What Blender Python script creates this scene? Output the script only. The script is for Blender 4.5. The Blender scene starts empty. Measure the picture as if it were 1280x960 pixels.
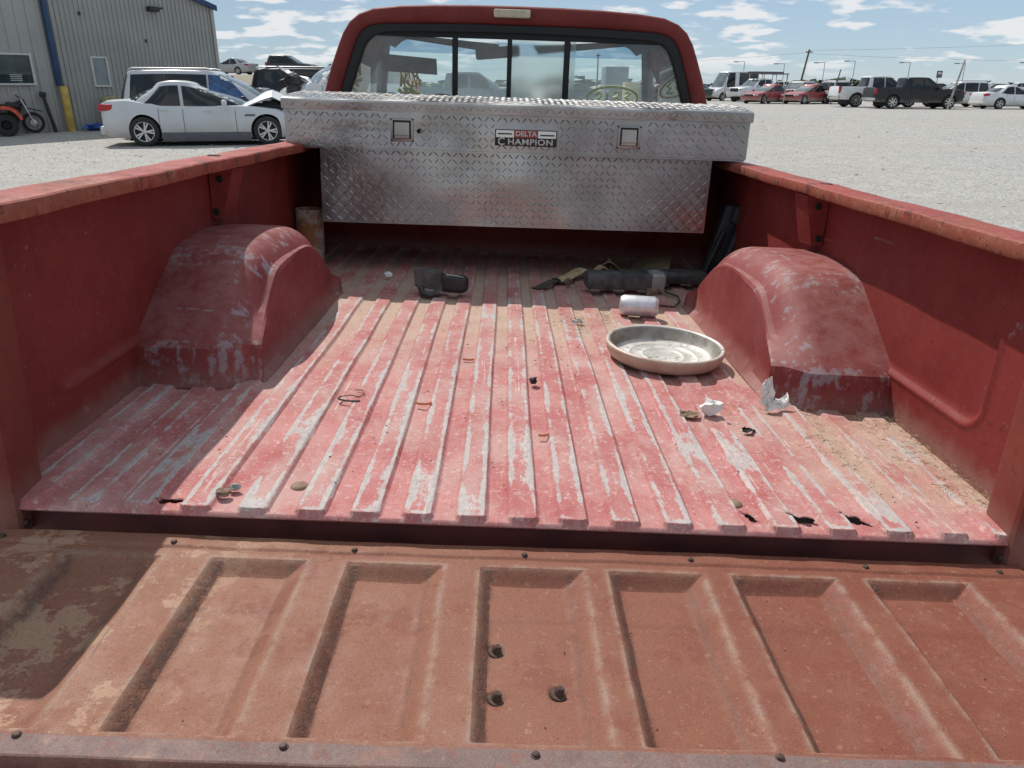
import bpy, bmesh, math, random
import numpy as np
from mathutils import Matrix, Vector

random.seed(7)
rng = np.random.default_rng(7)
R = math.radians
scene = bpy.context.scene
C = scene.collection

# ---------------------------------------------------------------- camera
CAM_Z = 1.5
pitch = -math.atan(376.5 / 954.23)
fw = Vector((0, math.cos(pitch), math.sin(pitch)))
rt = Vector((1, 0, 0)); up = rt.cross(fw)
ro = 0.005
rt, up = rt * math.cos(ro) + up * math.sin(ro), up * math.cos(ro) - rt * math.sin(ro)
cam_d = bpy.data.cameras.new('camera'); cam = bpy.data.objects.new('camera', cam_d); C.objects.link(cam)
mw = Matrix((rt, up, -fw)).transposed().to_4x4(); mw.translation = (0, 0, CAM_Z)
cam.matrix_world = mw
cam_d.sensor_width = 36; cam_d.lens = 26.838; cam_d.clip_start = 0.05; cam_d.clip_end = 6000
scene.camera = cam

# the truck stands nose-down and leaning a little: its own frame (x right, y to the cab, z up, 0 = rear edge of bed floor)
TM = Matrix(((0.99915, -0.00739, 0.04053, 0.01506), (0.00645, 0.9997, 0.02346, 1.05408), (-0.04069, -0.02318, 0.9989, 0.84469), (0, 0, 0, 1)))

# ---------------------------------------------------------------- light
sun_dir = (TM.to_3x3() @ Vector((0.44, -0.67, -1.0))).normalized()
sd = bpy.data.lights.new('sun', 'SUN'); sun = bpy.data.objects.new('sun', sd); C.objects.link(sun)
sd.energy = 3.9; sd.angle = R(0.55); sd.color = (1.0, 0.955, 0.89)
sun.rotation_euler = sun_dir.to_track_quat('-Z', 'Y').to_euler()
sun.location = (-6, 10, 15)
elev = math.asin(-sun_dir.z); az = math.atan2(sun_dir.x, -sun_dir.y)

w = bpy.data.worlds.new('World'); scene.world = w; w.use_nodes = True
nt = w.node_tree; nt.nodes.clear()
def wn(t, **kw):
    n = nt.nodes.new(t)
    for k, v in kw.items(): setattr(n, k, v)
    return n
L_ = nt.links.new
sky = wn('ShaderNodeTexSky', sky_type='NISHITA', sun_disc=False, sun_elevation=elev, sun_rotation=az, air_density=1.0, dust_density=0.1, ozone_density=1.0, altitude=1200)
geo = wn('ShaderNodeTexCoord')
sep = wn('ShaderNodeSeparateXYZ'); L_(geo.outputs['Generated'], sep.inputs[0])
def wm(op, a, b=None, c=None, clamp=False):
    n = wn('ShaderNodeMath', operation=op, use_clamp=clamp)
    for i, v in enumerate((a, b, c)):
        if v is None: continue
        if hasattr(v, 'is_linked'): L_(v, n.inputs[i])
        else: n.inputs[i].default_value = v
    return n.outputs[0]
zz = wm('ADD', wm('MAXIMUM', sep.outputs[2], 0.0), 0.17)
cmb = wn('ShaderNodeCombineXYZ'); L_(wm('DIVIDE', sep.outputs[0], zz), cmb.inputs[0]); L_(wm('DIVIDE', sep.outputs[1], zz), cmb.inputs[1])
cmb.inputs[2].default_value = 3.7
def wnoise(scale, detail, rough):
    n = wn('ShaderNodeTexNoise'); n.inputs['Scale'].default_value = scale; n.inputs['Detail'].default_value = detail; n.inputs['Roughness'].default_value = rough
    L_(cmb.outputs[0], n.inputs['Vector']); return n.outputs[0]
n1 = wnoise(4.2, 9, 0.50); n2 = wnoise(1.0, 3, 0.5)
cl = wm('ADD', n1, wm('MULTIPLY', wm('SUBTRACT', n2, 0.5), 0.6))
mr = wn('ShaderNodeMapRange', interpolation_type='SMOOTHSTEP'); L_(cl, mr.inputs[0]); mr.inputs[1].default_value = 0.495; mr.inputs[2].default_value = 0.61
fade = wm('MULTIPLY', mr.outputs[0], wm('MULTIPLY', sep.outputs[2], 40.0, clamp=True))
mixc = wn('ShaderNodeMix', data_type='RGBA'); L_(wm('MULTIPLY', fade, 0.9), mixc.inputs[0]); tint = wn('ShaderNodeMix', data_type='RGBA', blend_type='MULTIPLY'); tint.inputs[0].default_value = 1.0; L_(sky.outputs[0], tint.inputs[6]); tint.inputs[7].default_value = (0.84, 0.95, 1.14, 1); hz = wn('ShaderNodeMix', data_type='RGBA'); hz.inputs[0].default_value = 0.62; L_(tint.outputs[2], hz.inputs[6]); hz.inputs[7].default_value = (6.0, 7.7, 9.2, 1); L_(hz.outputs[2], mixc.inputs[6]); mixc.inputs[7].default_value = (11.5, 11.7, 11.9, 1)
bg = wn('ShaderNodeBackground'); L_(mixc.outputs[2], bg.inputs[0]); bg.inputs[1].default_value = 0.07
wo = wn('ShaderNodeOutputWorld'); L_(bg.outputs[0], wo.inputs[0])

vs = scene.view_settings
vs.view_transform = 'Standard'; vs.look = 'None'; vs.exposure = 0.05; vs.gamma = 1.0; vs.use_curve_mapping = False
scene.render.engine = 'CYCLES'

# ---------------------------------------------------------------- material helpers
class Mt:
    def __init__(s, name):
        s.m = bpy.data.materials.new(name); s.m.use_nodes = True
        s.nt = s.m.node_tree; s.nt.nodes.clear()
        s.out = s.n('ShaderNodeOutputMaterial'); s.b = s.n('ShaderNodeBsdfPrincipled'); s.l(s.b.outputs[0], s.out.inputs[0])
        s._obj = None
    def n(s, t, **kw):
        q = s.nt.nodes.new(t)
        for k, v in kw.items(): setattr(q, k, v)
        return q
    def l(s, a, b): s.nt.links.new(a, b)
    def set(s, sock, v):
        if isinstance(v, bpy.types.NodeSocket): s.l(v, sock)
        elif isinstance(v, (tuple, list)) and len(v) == 3 and sock.type == 'RGBA': sock.default_value = (*v, 1)
        else: sock.default_value = v
    def obj(s):
        if s._obj is None: s._obj = s.n('ShaderNodeTexCoord').outputs['Object']
        return s._obj
    def vec(s, sc=(1, 1, 1), loc=(0, 0, 0), rot=(0, 0, 0)):
        q = s.n('ShaderNodeMapping'); s.l(s.obj(), q.inputs[0]); q.inputs['Scale'].default_value = sc; q.inputs['Location'].default_value = loc; q.inputs['Rotation'].default_value = rot
        return q.outputs[0]
    def noise(s, scale, detail=4, rough=0.55, v=None, dist=0.0):
        q = s.n('ShaderNodeTexNoise'); s.l(v if v is not None else s.obj(), q.inputs['Vector'])
        q.inputs['Scale'].default_value = scale; q.inputs['Detail'].default_value = detail; q.inputs['Roughness'].default_value = rough; q.inputs['Distortion'].default_value = dist
        return q.outputs[0]
    def vor(s, scale, v=None, feature='F1', out='Distance'):
        q = s.n('ShaderNodeTexVoronoi', feature=feature); s.l(v if v is not None else s.obj(), q.inputs['Vector']); q.inputs['Scale'].default_value = scale
        return q.outputs[out]
    def math(s, op, a, b=None, clamp=False):
        q = s.n('ShaderNodeMath', operation=op, use_clamp=clamp); s.set(q.inputs[0], a)
        if b is not None: s.set(q.inputs[1], b)
        return q.outputs[0]
    def step(s, a, lo, hi, o0=0.0, o1=1.0):
        q = s.n('ShaderNodeMapRange', interpolation_type='SMOOTHSTEP'); s.set(q.inputs[0], a)
        q.inputs[1].default_value = lo; q.inputs[2].default_value = hi; q.inputs[3].default_value = o0; q.inputs[4].default_value = o1
        return q.outputs[0]
    def mix(s, f, a, b):
        q = s.n('ShaderNodeMix', data_type='RGBA'); s.set(q.inputs[0], f); s.set(q.inputs[6], a); s.set(q.inputs[7], b)
        return q.outputs[2]
    def attr(s, name): return s.n('ShaderNodeAttribute', attribute_name=name).outputs['Fac']
    def xyz(s):
        q = s.n('ShaderNodeSeparateXYZ'); s.l(s.obj(), q.inputs[0]); return q.outputs
    def bump(s, h, strength=0.4, dist=0.01):
        q = s.n('ShaderNodeBump'); s.set(q.inputs['Height'], h); q.inputs['Strength'].default_value = strength; q.inputs['Distance'].default_value = dist
        s.l(q.outputs[0], s.b.inputs['Normal']); return q
    def grain(s, col, amt=0.18, scale=330, seed=0.0):
        q = s.n('ShaderNodeMix', data_type='RGBA', blend_type='MULTIPLY'); q.inputs[0].default_value = 1.0; s.set(q.inputs[6], col)
        g = s.step(s.noise(scale, 4, 0.7, s.vec((1, 1, 1), (seed, seed, seed))), 0.3, 0.7, 1 - amt, 1 + amt)
        c_ = s.n('ShaderNodeCombineXYZ'); [s.l(g, c_.inputs[i]) for i in range(3)]; s.l(c_.outputs[0], q.inputs[7]); return q.outputs[2]
    def specks(s, col, c2, lo, hi, scale, amt, seed=0.0):
        return s.mix(s.math('MULTIPLY', s.step(s.noise(scale, 4, 0.65, s.vec((1, 1, 1), (seed, 0, seed))), lo, hi), amt), col, c2)
    def fin(s, col, rough=0.6, metal=0.0, **kw):
        s.set(s.b.inputs['Base Color'], col); s.set(s.b.inputs['Roughness'], rough); s.set(s.b.inputs['Metallic'], metal)
        for k, v in kw.items(): s.set(s.b.inputs[k.replace('_', ' ')], v)
        return s.m

def plain(name, col, rough=0.6, metal=0.0, var=0.12, scale=9.0, **kw):
    m = Mt(name); n = m.noise(scale, 5)
    a = tuple(c * (1 - var) for c in col); b = tuple(min(1, c * (1 + var)) for c in col)
    return m.fin(m.mix(m.step(n, 0.3, 0.7), a, b), rough, metal, **kw)

MATS = {}
def MM(name):
    return MATS[name]

# dusty scratched paint of the bed floor
m = Mt('bed_floor_paint')
st = m.vec((1, 0.16, 1)); st2 = m.vec((1, 0.45, 1), (3, 1, 0))
crown = m.attr('crown'); edge = m.attr('edge'); dust = m.attr('dust'); wearz = m.attr('wear')
nA = m.noise(30, 9, 0.68, st); nB = m.noise(110, 6, 0.68, st2); nC = m.noise(5.5, 4, 0.6); nD = m.noise(16, 6, 0.65)
red = m.mix(m.step(nC, 0.32, 0.68), (0.385, 0.105, 0.10), (0.49, 0.205, 0.19))
red = m.mix(m.math('MULTIPLY', m.step(m.noise(8, 7, 0.68, m.vec((1, .5, 1), (7, 3, 2))), 0.42, 0.66), 0.6), red, (0.50, 0.375, 0.33))
red = m.mix(m.math('MULTIPLY', m.step(nD, 0.45, 0.75), 0.45), red, (0.55, 0.31, 0.285))
w1 = m.math('ADD', m.math('MULTIPLY', edge, 0.30), m.math('MULTIPLY', crown, 0.22))
w1 = m.math('ADD', w1, m.math('ADD', m.math('MULTIPLY', m.math('SUBTRACT', nA, 0.5), 1.05), m.math('MULTIPLY', m.math('SUBTRACT', nB, 0.5), 0.45)))
w1 = m.math('ADD', w1, m.math('MULTIPLY', m.math('SUBTRACT', nC, 0.5), 1.5))
w1 = m.math('ADD', w1, m.math('MULTIPLY', wearz, 0.35))
wm_ = m.step(w1, 0.425, 0.515)
prim = m.mix(m.step(nB, 0.35, 0.65), (0.37, 0.38, 0.37), (0.49, 0.495, 0.47))
col = m.mix(m.math('MULTIPLY', wm_, 0.76), red, prim)
s1 = m.noise(55, 2, 0.5, m.vec((1, 0.035, 1), (0, 0, 0), (0, 0, 0.5))); s2 = m.noise(60, 2, 0.5, m.vec((1, 0.04, 1), (0, 0, 0), (0, 0, -0.95))); s3 = m.noise(75, 2, 0.5, m.vec((1, 0.02, 1), (0, 0, 0), (0, 0, 0.04)))
sc = m.math('MAXIMUM', m.math('MAXIMUM', m.step(s1, 0.70, 0.735), m.step(s2, 0.70, 0.735)), m.step(s3, 0.66, 0.70))
sc = m.math('MULTIPLY', sc, m.step(nD, 0.42, 0.6))
col = m.mix(m.math('MULTIPLY', sc, 0.65), col, (0.62, 0.52, 0.47))
dk = m.step(m.noise(38, 5, 0.7), 0.69, 0.74)
col = m.mix(m.math('MULTIPLY', dk, 0.6), col, (0.16, 0.085, 0.06))
dn = m.math('ADD', dust, m.math('MULTIPLY', m.math('SUBTRACT', m.noise(13, 6, 0.65), 0.5), 0.85))
col = m.mix(m.step(dn, 0.30, 1.0, 0.0, 0.74), col, m.mix(nD, (0.37, 0.265, 0.19), (0.53, 0.41, 0.31)))
col = m.specks(col, (0.60, 0.50, 0.46), 0.56, 0.66, 70, 0.45, 2.0)
col = m.specks(col, (0.58, 0.55, 0.52), 0.60, 0.68, 190, 0.55, 5.0)
col = m.specks(col, (0.20, 0.06, 0.055), 0.61, 0.68, 120, 0.5, 9.0)
col = m.grain(col, 0.16, 380)
m.bump(m.math('ADD', m.math('MULTIPLY', wm_, -0.35), m.math('MULTIPLY', nD, 0.5)), 0.35, 0.002)
MATS['floor'] = m.fin(col, m.step(nD, 0.3, 0.7, 0.66, 0.88), Specular_IOR_Level=0.3)

# paint of the bed walls and wheel housings
def wall_paint(name, base, faded, scuff, dusty=0.25, edgew=0.0, foot=0.8):
    m = Mt(name); n1 = m.noise(4, 5, 0.6); n2 = m.noise(22, 6, 0.68); n3 = m.noise(70, 4, 0.6)
    col = m.mix(m.step(n1, 0.3, 0.72), base, faded)
    col = m.mix(m.math('MULTIPLY', m.step(n3, 0.4, 0.75), 0.25), col, tuple(c * 0.7 for c in base))
    s1 = m.noise(24, 3, 0.5, m.vec((0.12, 1, 1), (0, 0, 0), (0.5, 0, 0))); s2 = m.noise(20, 3, 0.5, m.vec((1, 0.12, 1), (4, 0, 0), (-0.7, 0.3, 0.4)))
    sc = m.math('MAXIMUM', m.step(s1, 0.71, 0.74), m.step(s2, 0.71, 0.74))
    e = m.attr('edge')
    ew = m.math('ADD', m.math('MULTIPLY', e, edgew), m.math('MULTIPLY', m.math('SUBTRACT', n2, 0.5), 1.5))
    st_ = m.noise(60, 4, 0.6, m.vec((1, 1, 0.12)))
    ew = m.math('ADD', ew, m.math('MULTIPLY', m.math('MULTIPLY', m.math('SUBTRACT', st_, 0.5), e), 1.6))
    chips = m.math('MAXIMUM', m.step(m.noise(46, 5, 0.7), 0.70, 0.73), m.step(ew, 0.50, 0.72))
    col = m.mix(m.math('MULTIPLY', m.math('MAXIMUM', m.math('MULTIPLY', sc, m.step(m.noise(90, 4, 0.7), 0.42, 0.62)), chips), 0.56), col, scuff)
    z = m.xyz()[2]
    d = m.math('MULTIPLY', m.step(m.math('ADD', z, m.math('MULTIPLY', n2, -0.06)), 0.035, -0.03), foot)
    up_ = m.n('ShaderNodeNewGeometry'); sx = m.n('ShaderNodeSeparateXYZ'); m.l(up_.outputs['Normal'], sx.inputs[0])
    d2 = m.math('MULTIPLY', m.math('MULTIPLY', m.step(sx.outputs[2], 0.5, 0.95), m.step(n2, 0.25, 0.7)), dusty)
    col = m.mix(d, col, (0.40, 0.31, 0.25)); col = m.mix(d2, col, (0.40, 0.24, 0.215))
    col = m.specks(col, scuff, 0.66, 0.70, 95, 0.45, 3.0); col = m.specks(col, tuple(c * .45 for c in base), 0.62, 0.70, 60, 0.5, 6.0)
    col = m.grain(col, 0.10, 300)
    m.bump(m.math('ADD', n1, m.math('ADD', m.math('MULTIPLY', n2, 0.2), m.math('MULTIPLY', n3, 0.06))), 0.28, 0.006)
    return m.fin(col, m.step(n2, 0.3, 0.7, 0.50, 0.74), Specular_IOR_Level=0.3)
MATS['wall'] = wall_paint('bed_wall_paint', (0.178, 0.0195, 0.0165), (0.228, 0.033, 0.028), (0.27, 0.21, 0.21), 0.12, 0.25, 0.35)
MATS['well'] = wall_paint('wheel_housing_paint', (0.205, 0.031, 0.030), (0.275, 0.065, 0.060), (0.31, 0.335, 0.37), 0.42, 0.80, 0.25)

# rail paint: faded red with rust eating the edge
m = Mt('rail_paint'); n1 = m.noise(3.2, 5, 0.6); n2 = m.noise(16, 7, 0.7); n3 = m.noise(50, 5, 0.65)
col = m.mix(m.step(n1, 0.3, 0.7), (0.29, 0.040, 0.032), (0.36, 0.080, 0.058))
rust = m.step(m.math('ADD', m.math('MULTIPLY', m.attr('edge'), 0.16), m.math('ADD', m.math('MULTIPLY', n2, .6), m.math('ADD', m.math('MULTIPLY', n1, .4), m.step(m.xyz()[1], 1.1, 0.1, 0.0, 0.12)))), 0.56, 0.74)
col = m.mix(m.math('MULTIPLY', rust, 0.7), col, m.mix(n3, (0.205, 0.066, 0.037), (0.29, 0.108, 0.056)))
col = m.mix(m.math('MULTIPLY', m.step(m.noise(9, 6, 0.72, m.vec((1, 1, 1), (5, 2, 1))), 0.545, 0.60), 0.8), col, (0.10, 0.035, 0.022))
col = m.mix(m.math('MULTIPLY', m.step(n3, 0.5, 0.8), 0.3), col, (0.50, 0.34, 0.26))
col = m.specks(col, (0.07, 0.03, 0.022), 0.58, 0.64, 75, 0.7, 4.0)
col = m.grain(col, 0.16, 300)
m.bump(n3, 0.35, 0.002)
MATS['rail'] = m.fin(col, m.step(n2, 0.3, 0.7, 0.55, 0.8), Specular_IOR_Level=0.3)
MATS['pillar'] = wall_paint('pillar_paint', (0.165, 0.024, 0.018), (0.205, 0.044, 0.029), (0.15, 0.045, 0.027), 0.2, 0.75, 0.2)

# tailgate: salmon primer, dust and rust
m = Mt('tailgate_primer'); n1 = m.noise(3.5, 5, 0.6); n2 = m.noise(18, 7, 0.68); n3 = m.noise(110, 4, 0.7); X = m.xyz()
lr = m.step(m.math('ADD', X[0], m.math('MULTIPLY', m.math('SUBTRACT', n1, 0.5), 0.9)), -0.55, 0.55)
col = m.mix(lr, (0.262, 0.118, 0.074), (0.198, 0.060, 0.036))
col = m.mix(m.math('MULTIPLY', m.step(n2, 0.4, 0.72), 0.42), col, (0.26, 0.118, 0.073))
col = m.mix(m.math('MULTIPLY', m.step(m.noise(7, 6, 0.7, m.vec((1, 1, 1), (2, 7, 0))), 0.53, 0.60), 0.55), col, (0.190, 0.055, 0.034))
col = m.mix(m.math('MULTIPLY', m.math('MULTIPLY', m.step(m.noise(11, 6, 0.7, m.vec((1, 1, 1), (9, 3, 0))), 0.54, 0.58), m.step(X[0], -0.30, -0.55)), 0.8), col, (0.40, 0.25, 0.16))
eg = m.math('MULTIPLY', m.attr('edge'), m.step(m.noise(26, 6, 0.7), 0.36, 0.58))
col = m.mix(m.math('MULTIPLY', eg, 0.72), col, m.mix(n2, (0.21, 0.155, 0.15), (0.40, 0.25, 0.155)))
rimg = m.attr('rim')
col = m.mix(m.math('MULTIPLY', m.math('MULTIPLY', rimg, m.step(n2, 0.22, 0.52)), 0.92), col, m.mix(m.noise(40, 5), (0.13, 0.085, 0.08), (0.245, 0.175, 0.16)))
lowg = m.attr('low')
col = m.mix(m.math('MULTIPLY', lowg, m.step(n2, 0.25, 0.6)), col, (0.15, 0.055, 0.05))
col = m.mix(m.math('MULTIPLY', m.step(n3, 0.64, 0.72), 0.45), col, (0.17, 0.07, 0.05))
scx = m.math('MAXIMUM', m.step(m.noise(34, 2, 0.5, m.vec((1, 0.1, 1), (0, 0, 0), (0, 0, -0.8))), 0.735, 0.76), m.step(m.noise(30, 2, 0.5, m.vec((0.1, 1, 1), (3, 0, 0), (0, 0, 0.35))), 0.735, 0.76))
col = m.mix(m.math('MULTIPLY', scx, 0.7), col, (0.18, 0.07, 0.055))
col = m.specks(col, (0.13, 0.06, 0.045), 0.60, 0.68, 150, 0.6, 1.0)
col = m.specks(col, (0.37, 0.215, 0.135), 0.60, 0.68, 85, 0.40, 7.0)
col = m.specks(col, (0.24, 0.09, 0.06), 0.55, 0.64, 34, 0.45, 8.0)
dirt = m.math('MULTIPLY', m.attr('crust_dark'), m.step(m.noise(60, 5, 0.7), 0.36, 0.56))  # caked dirt by the pocket walls, plus plain darkening in the bolt dimples
col = m.mix(m.math('MULTIPLY', dirt, 0.8), col, (0.12, 0.075, 0.06))
col = m.grain(col, 0.20, 420)
m.bump(m.math('ADD', m.math('MULTIPLY', n2, 0.8), m.math('ADD', m.math('MULTIPLY', n3, 0.45), m.math('MULTIPLY', dirt, 0.8))), 0.5, 0.0025)
MATS['tailgate'] = m.fin(col, m.step(n2, 0.3, 0.7, 0.58, 0.82), Specular_IOR_Level=0.35)

# aluminium tread plate
m = Mt('tread_plate'); n1 = m.noise(4.2, 4, 0.6); n2 = m.noise(60, 4, 0.6); n3 = m.noise(2.2, 3, 0.5, m.vec((1, 1, 1), (3, 1, 8)))
col = m.mix(m.step(n1, 0.35, 0.65), (0.28, 0.275, 0.27), (0.43, 0.425, 0.415))
col = m.mix(m.math('MULTIPLY', m.step(n2, 0.55, 0.72), 0.3), col, (0.40, 0.38, 0.36))
m.bump(m.math('ADD', m.math('MULTIPLY', n1, 4.0), m.math('MULTIPLY', n2, 0.5)), 0.30, 0.004)
MATS['alu'] = m.fin(col, m.step(m.math('ADD', m.math('MULTIPLY', n3, .7), m.math('MULTIPLY', n1, .3)), 0.42, 0.56, 0.22, 0.50), 0.93)
MATS['alu_lug'] = plain('tread_lug', (0.48, 0.47, 0.46), 0.40, 0.95, 0.3)
MATS['lug_lid'] = plain('lid_lug', (0.40, 0.39, 0.38), 0.62, 0.8, 0.3)
MATS['latch_frame'] = plain('latch_frame', (0.36, 0.35, 0.34), 0.45, 0.9)
MATS['jack'] = plain('dark_tool', (0.028, 0.029, 0.033), 0.6, 0, 0.4, 20)
MATS['paddle'] = plain('cast_paddle', (0.42, 0.40, 0.36), 0.5, 0.35)
MATS['chrome'] = plain('dull_chrome', (0.62, 0.61, 0.59), 0.28, 0.95)
MATS['black_plastic'] = plain('black_plastic', (0.018, 0.018, 0.019), 0.45)
MATS['rubber'] = plain('black_rubber', (0.014, 0.014, 0.015), 0.75)
MATS['tyre'] = plain('tyre_rubber', (0.030, 0.029, 0.028), 0.85, 0, 0.3, 20)
MATS['rim'] = plain('alloy', (0.55, 0.55, 0.55), 0.3, 0.8)
MATS['steel_rim'] = plain('steel_rim', (0.30, 0.30, 0.30), 0.45, 0.6)
MATS['dark'] = plain('dark_void', (0.012, 0.012, 0.012), 0.8)
MATS['sill_shade'] = plain('sill_shade_paint', (0.10, 0.02, 0.018), 0.6, 0, 0.4)  # red darkened to carry the shade below the floor lip
MATS['grime'] = plain('grimy_metal', (0.05, 0.045, 0.04), 0.7, 0.2, 0.4)
MATS['bolt'] = plain('rusty_bolt', (0.085, 0.05, 0.04), 0.65, 0.3, 0.4, 90)
MATS['cab'] = wall_paint('cab_paint', (0.165, 0.021, 0.018), (0.21, 0.034, 0.029), (0.26, 0.12, 0.10), 0.35, 0.0)
MATS['cab_trim'] = plain('cab_trim', (0.22, 0.22, 0.23), 0.7)
MATS['trim_grey'] = plain('grey_trim', (0.11, 0.11, 0.12), 0.7)
MATS['headliner'] = plain('headliner', (0.15, 0.145, 0.145), 0.95)
MATS['lens_cream'] = plain('cream_lens', (0.52, 0.45, 0.32), 0.4, 0, 0.15, 25)
MATS['white_sign'] = plain('white_print', (0.55, 0.55, 0.53), 0.6)
MATS['red_print'] = plain('red_print', (0.30, 0.05, 0.04), 0.6)
MATS['yellow_marker'] = plain('yellow_marker', (0.66, 0.66, 0.26), 0.7)
MATS['orange_marker'] = plain('amber_marker', (0.66, 0.52, 0.20), 0.7)

def glass(name, tint, dirt=0.1, dcol=(0.55, 0.56, 0.52), rough=0.02, frost=0.0, dscale=3.0):
    m = Mt(name); m.nt.nodes.remove(m.b)
    tr = m.n('ShaderNodeBsdfTransparent'); m.set(tr.inputs[0], tint)
    gl = m.n('ShaderNodeBsdfGlossy'); gl.inputs['Roughness'].default_value = rough
    lw = m.n('ShaderNodeLayerWeight'); lw.inputs[0].default_value = 0.5; fr_o = m.math('ADD', m.math('MULTIPLY', m.math('POWER', lw.outputs['Facing'], 5.0), 0.9), 0.045)
    mx = m.n('ShaderNodeMixShader'); m.l(fr_o, mx.inputs[0]); m.l(tr.outputs[0], mx.inputs[1]); m.l(gl.outputs[0], mx.inputs[2])
    df = m.n('ShaderNodeBsdfDiffuse'); m.set(df.inputs[0], dcol)
    tl = m.n('ShaderNodeBsdfTranslucent'); m.set(tl.inputs[0], dcol)
    dd = m.n('ShaderNodeMixShader'); dd.inputs[0].default_value = 0.6; m.l(df.outputs[0], dd.inputs[1]); m.l(tl.outputs[0], dd.inputs[2])
    n = m.step(m.noise(dscale, 6, 0.65), 0.25, 0.75, dirt * 0.5, min(1.0, dirt * 1.3))
    m2 = m.n('ShaderNodeMixShader'); m.l(n, m2.inputs[0]); m.l(mx.outputs[0], m2.inputs[1]); m.l(dd.outputs[0], m2.inputs[2])
    m.l(m2.outputs[0], m.out.inputs[0]); return m.m
MATS['glass_rear'] = glass('dusty_glass', (0.95, 0.99, 0.99), 0.08, (0.80, 0.84, 0.83))
m = Mt('clouded_glass'); m.nt.nodes.remove(m.b)
rf_ = m.n('ShaderNodeBsdfRefraction'); m.set(rf_.inputs['Color'], (0.95, 0.98, 0.96)); rf_.inputs['Roughness'].default_value = 0.28; rf_.inputs['IOR'].default_value = 1.06
df_ = m.n('ShaderNodeBsdfDiffuse'); m.set(df_.inputs[0], (0.75, 0.79, 0.76)); mx_ = m.n('ShaderNodeMixShader'); m.l(m.step(m.noise(5, 5, 0.6), 0.3, 0.7, 0.12, 0.24), mx_.inputs[0]); m.l(rf_.outputs[0], mx_.inputs[1]); m.l(df_.outputs[0], mx_.inputs[2]); m.l(mx_.outputs[0], m.out.inputs[0]); MATS['glass_frost'] = m.m
MATS['glass_shield'] = glass('windshield_glass', (0.93, 1.0, 1.0), 0.15, (0.74, 0.84, 0.84))
MATS['glass_band'] = glass('blue_tint_glass', (0.42, 0.60, 0.74), 0.06)
MATS['glass_side'] = glass('side_glass', (0.86, 0.92, 0.92), 0.10)

def car_paint(name, col, rough=0.3, coat=0.5, dust=0.25, metal=0.0):
    m = Mt(name); n = m.noise(2.2, 5, 0.6); z = m.xyz()[2]
    d = m.math('MULTIPLY', m.step(m.math('ADD', z, m.math('MULTIPLY', n, -0.5)), 0.45, -0.1), 0.75)
    d = m.math('MAXIMUM', d, m.math('MULTIPLY', m.step(n, 0.4, 0.75), dust))
    c = m.mix(d, col, (0.42, 0.38, 0.32))
    return m.fin(c, m.step(n, 0.3, 0.7, rough, rough + 0.15), metal, Coat_Weight=coat, Coat_Roughness=0.12)
for k, c in dict(white=(0.72, 0.73, 0.74), silver_white=(0.56, 0.58, 0.60), silver=(0.40, 0.41, 0.43), grey=(0.13, 0.135, 0.14), black=(0.007, 0.0075, 0.009), charcoal=(0.035, 0.037, 0.04), carred=(0.30, 0.02, 0.025), cream=(0.62, 0.60, 0.55), darkgreen=(0.03, 0.06, 0.05), slate=(0.10, 0.15, 0.18), blue=(0.04, 0.08, 0.17)).items():
    MATS['p_' + k] = car_paint('paint_' + k, c, dust=0.03 if max(c) < .1 else 0.2, coat=0.12 if max(c) < .1 else 0.5)
MATS['car_glass'] = plain('tinted_glass', (0.012, 0.015, 0.018), 0.04, 0, 0.1, 3)
MATS['car_glass_light'] = plain('hazy_glass', (0.15, 0.18, 0.19), 0.08, 0, 0.25, 3)
MATS['glass_blue_reflection'] = plain('blue_reflection_window', (0.035, 0.085, 0.19), 0.06, 0, 0.6, 2.5)  # blue reflection on the door window, put into the glass colour
MATS['red_lens'] = plain('red_lens', (0.42, 0.015, 0.02), 0.15)
MATS['amber_lens'] = plain('amber_lens', (0.50, 0.17, 0.03), 0.2)
MATS['clear_lens'] = plain('clear_lens', (0.45, 0.46, 0.47), 0.12, 0.3)
MATS['seam'] = plain('panel_gap', (0.05, 0.05, 0.05), 0.8)
MATS['wood_pole'] = plain('weathered_wood', (0.13, 0.10, 0.08), 0.9, 0, 0.35, 6)
MATS['post_grey'] = plain('bleached_post', (0.36, 0.33, 0.29), 0.85, 0, 0.25, 6)
MATS['galv'] = plain('galvanised', (0.35, 0.36, 0.37), 0.5, 0.6)
MATS['yellow_paint'] = plain('faded_yellow_paint', (0.50, 0.33, 0.07), 0.6, 0, 0.25, 4)
MATS['blue_trim'] = plain('blue_trim', (0.016, 0.05, 0.13), 0.5, 0, 0.2, 3)
MATS['blue_tarp'] = plain('blue_tarp', (0.03, 0.09, 0.30), 0.55, 0, 0.3, 6)
MATS['white_frame'] = plain('white_frame', (0.55, 0.55, 0.52), 0.5)
MATS['win_glass'] = plain('office_glass', (0.030, 0.048, 0.048), 0.05, 0, 0.4, 0.9)
MATS['win_pale'] = plain('office_blind', (0.20, 0.24, 0.25), 0.12, 0, 0.2, 1.2)
MATS['tan_box'] = plain('tan_sheet', (0.42, 0.33, 0.20), 0.7)
MATS['slate_box'] = plain('slate_sheet', (0.16, 0.20, 0.22), 0.6)
MATS['atv_red'] = plain('atv_red_plastic', (0.70, 0.085, 0.035), 0.35, 0, 0.25, 8)
MATS['olive'] = plain('olive_cloth', (0.30, 0.26, 0.14), 0.95, 0, 0.3, 14)
MATS['tan_strap'] = plain('tan_webbing', (0.48, 0.38, 0.21), 0.95, 0, 0.25, 30)
MATS['dark_strap'] = plain('dark_webbing', (0.07, 0.06, 0.05), 0.95, 0, 0.3, 30)
MATS['paper'] = plain('white_paper', (0.78, 0.77, 0.73), 0.8, 0, 0.06, 30)
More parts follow.
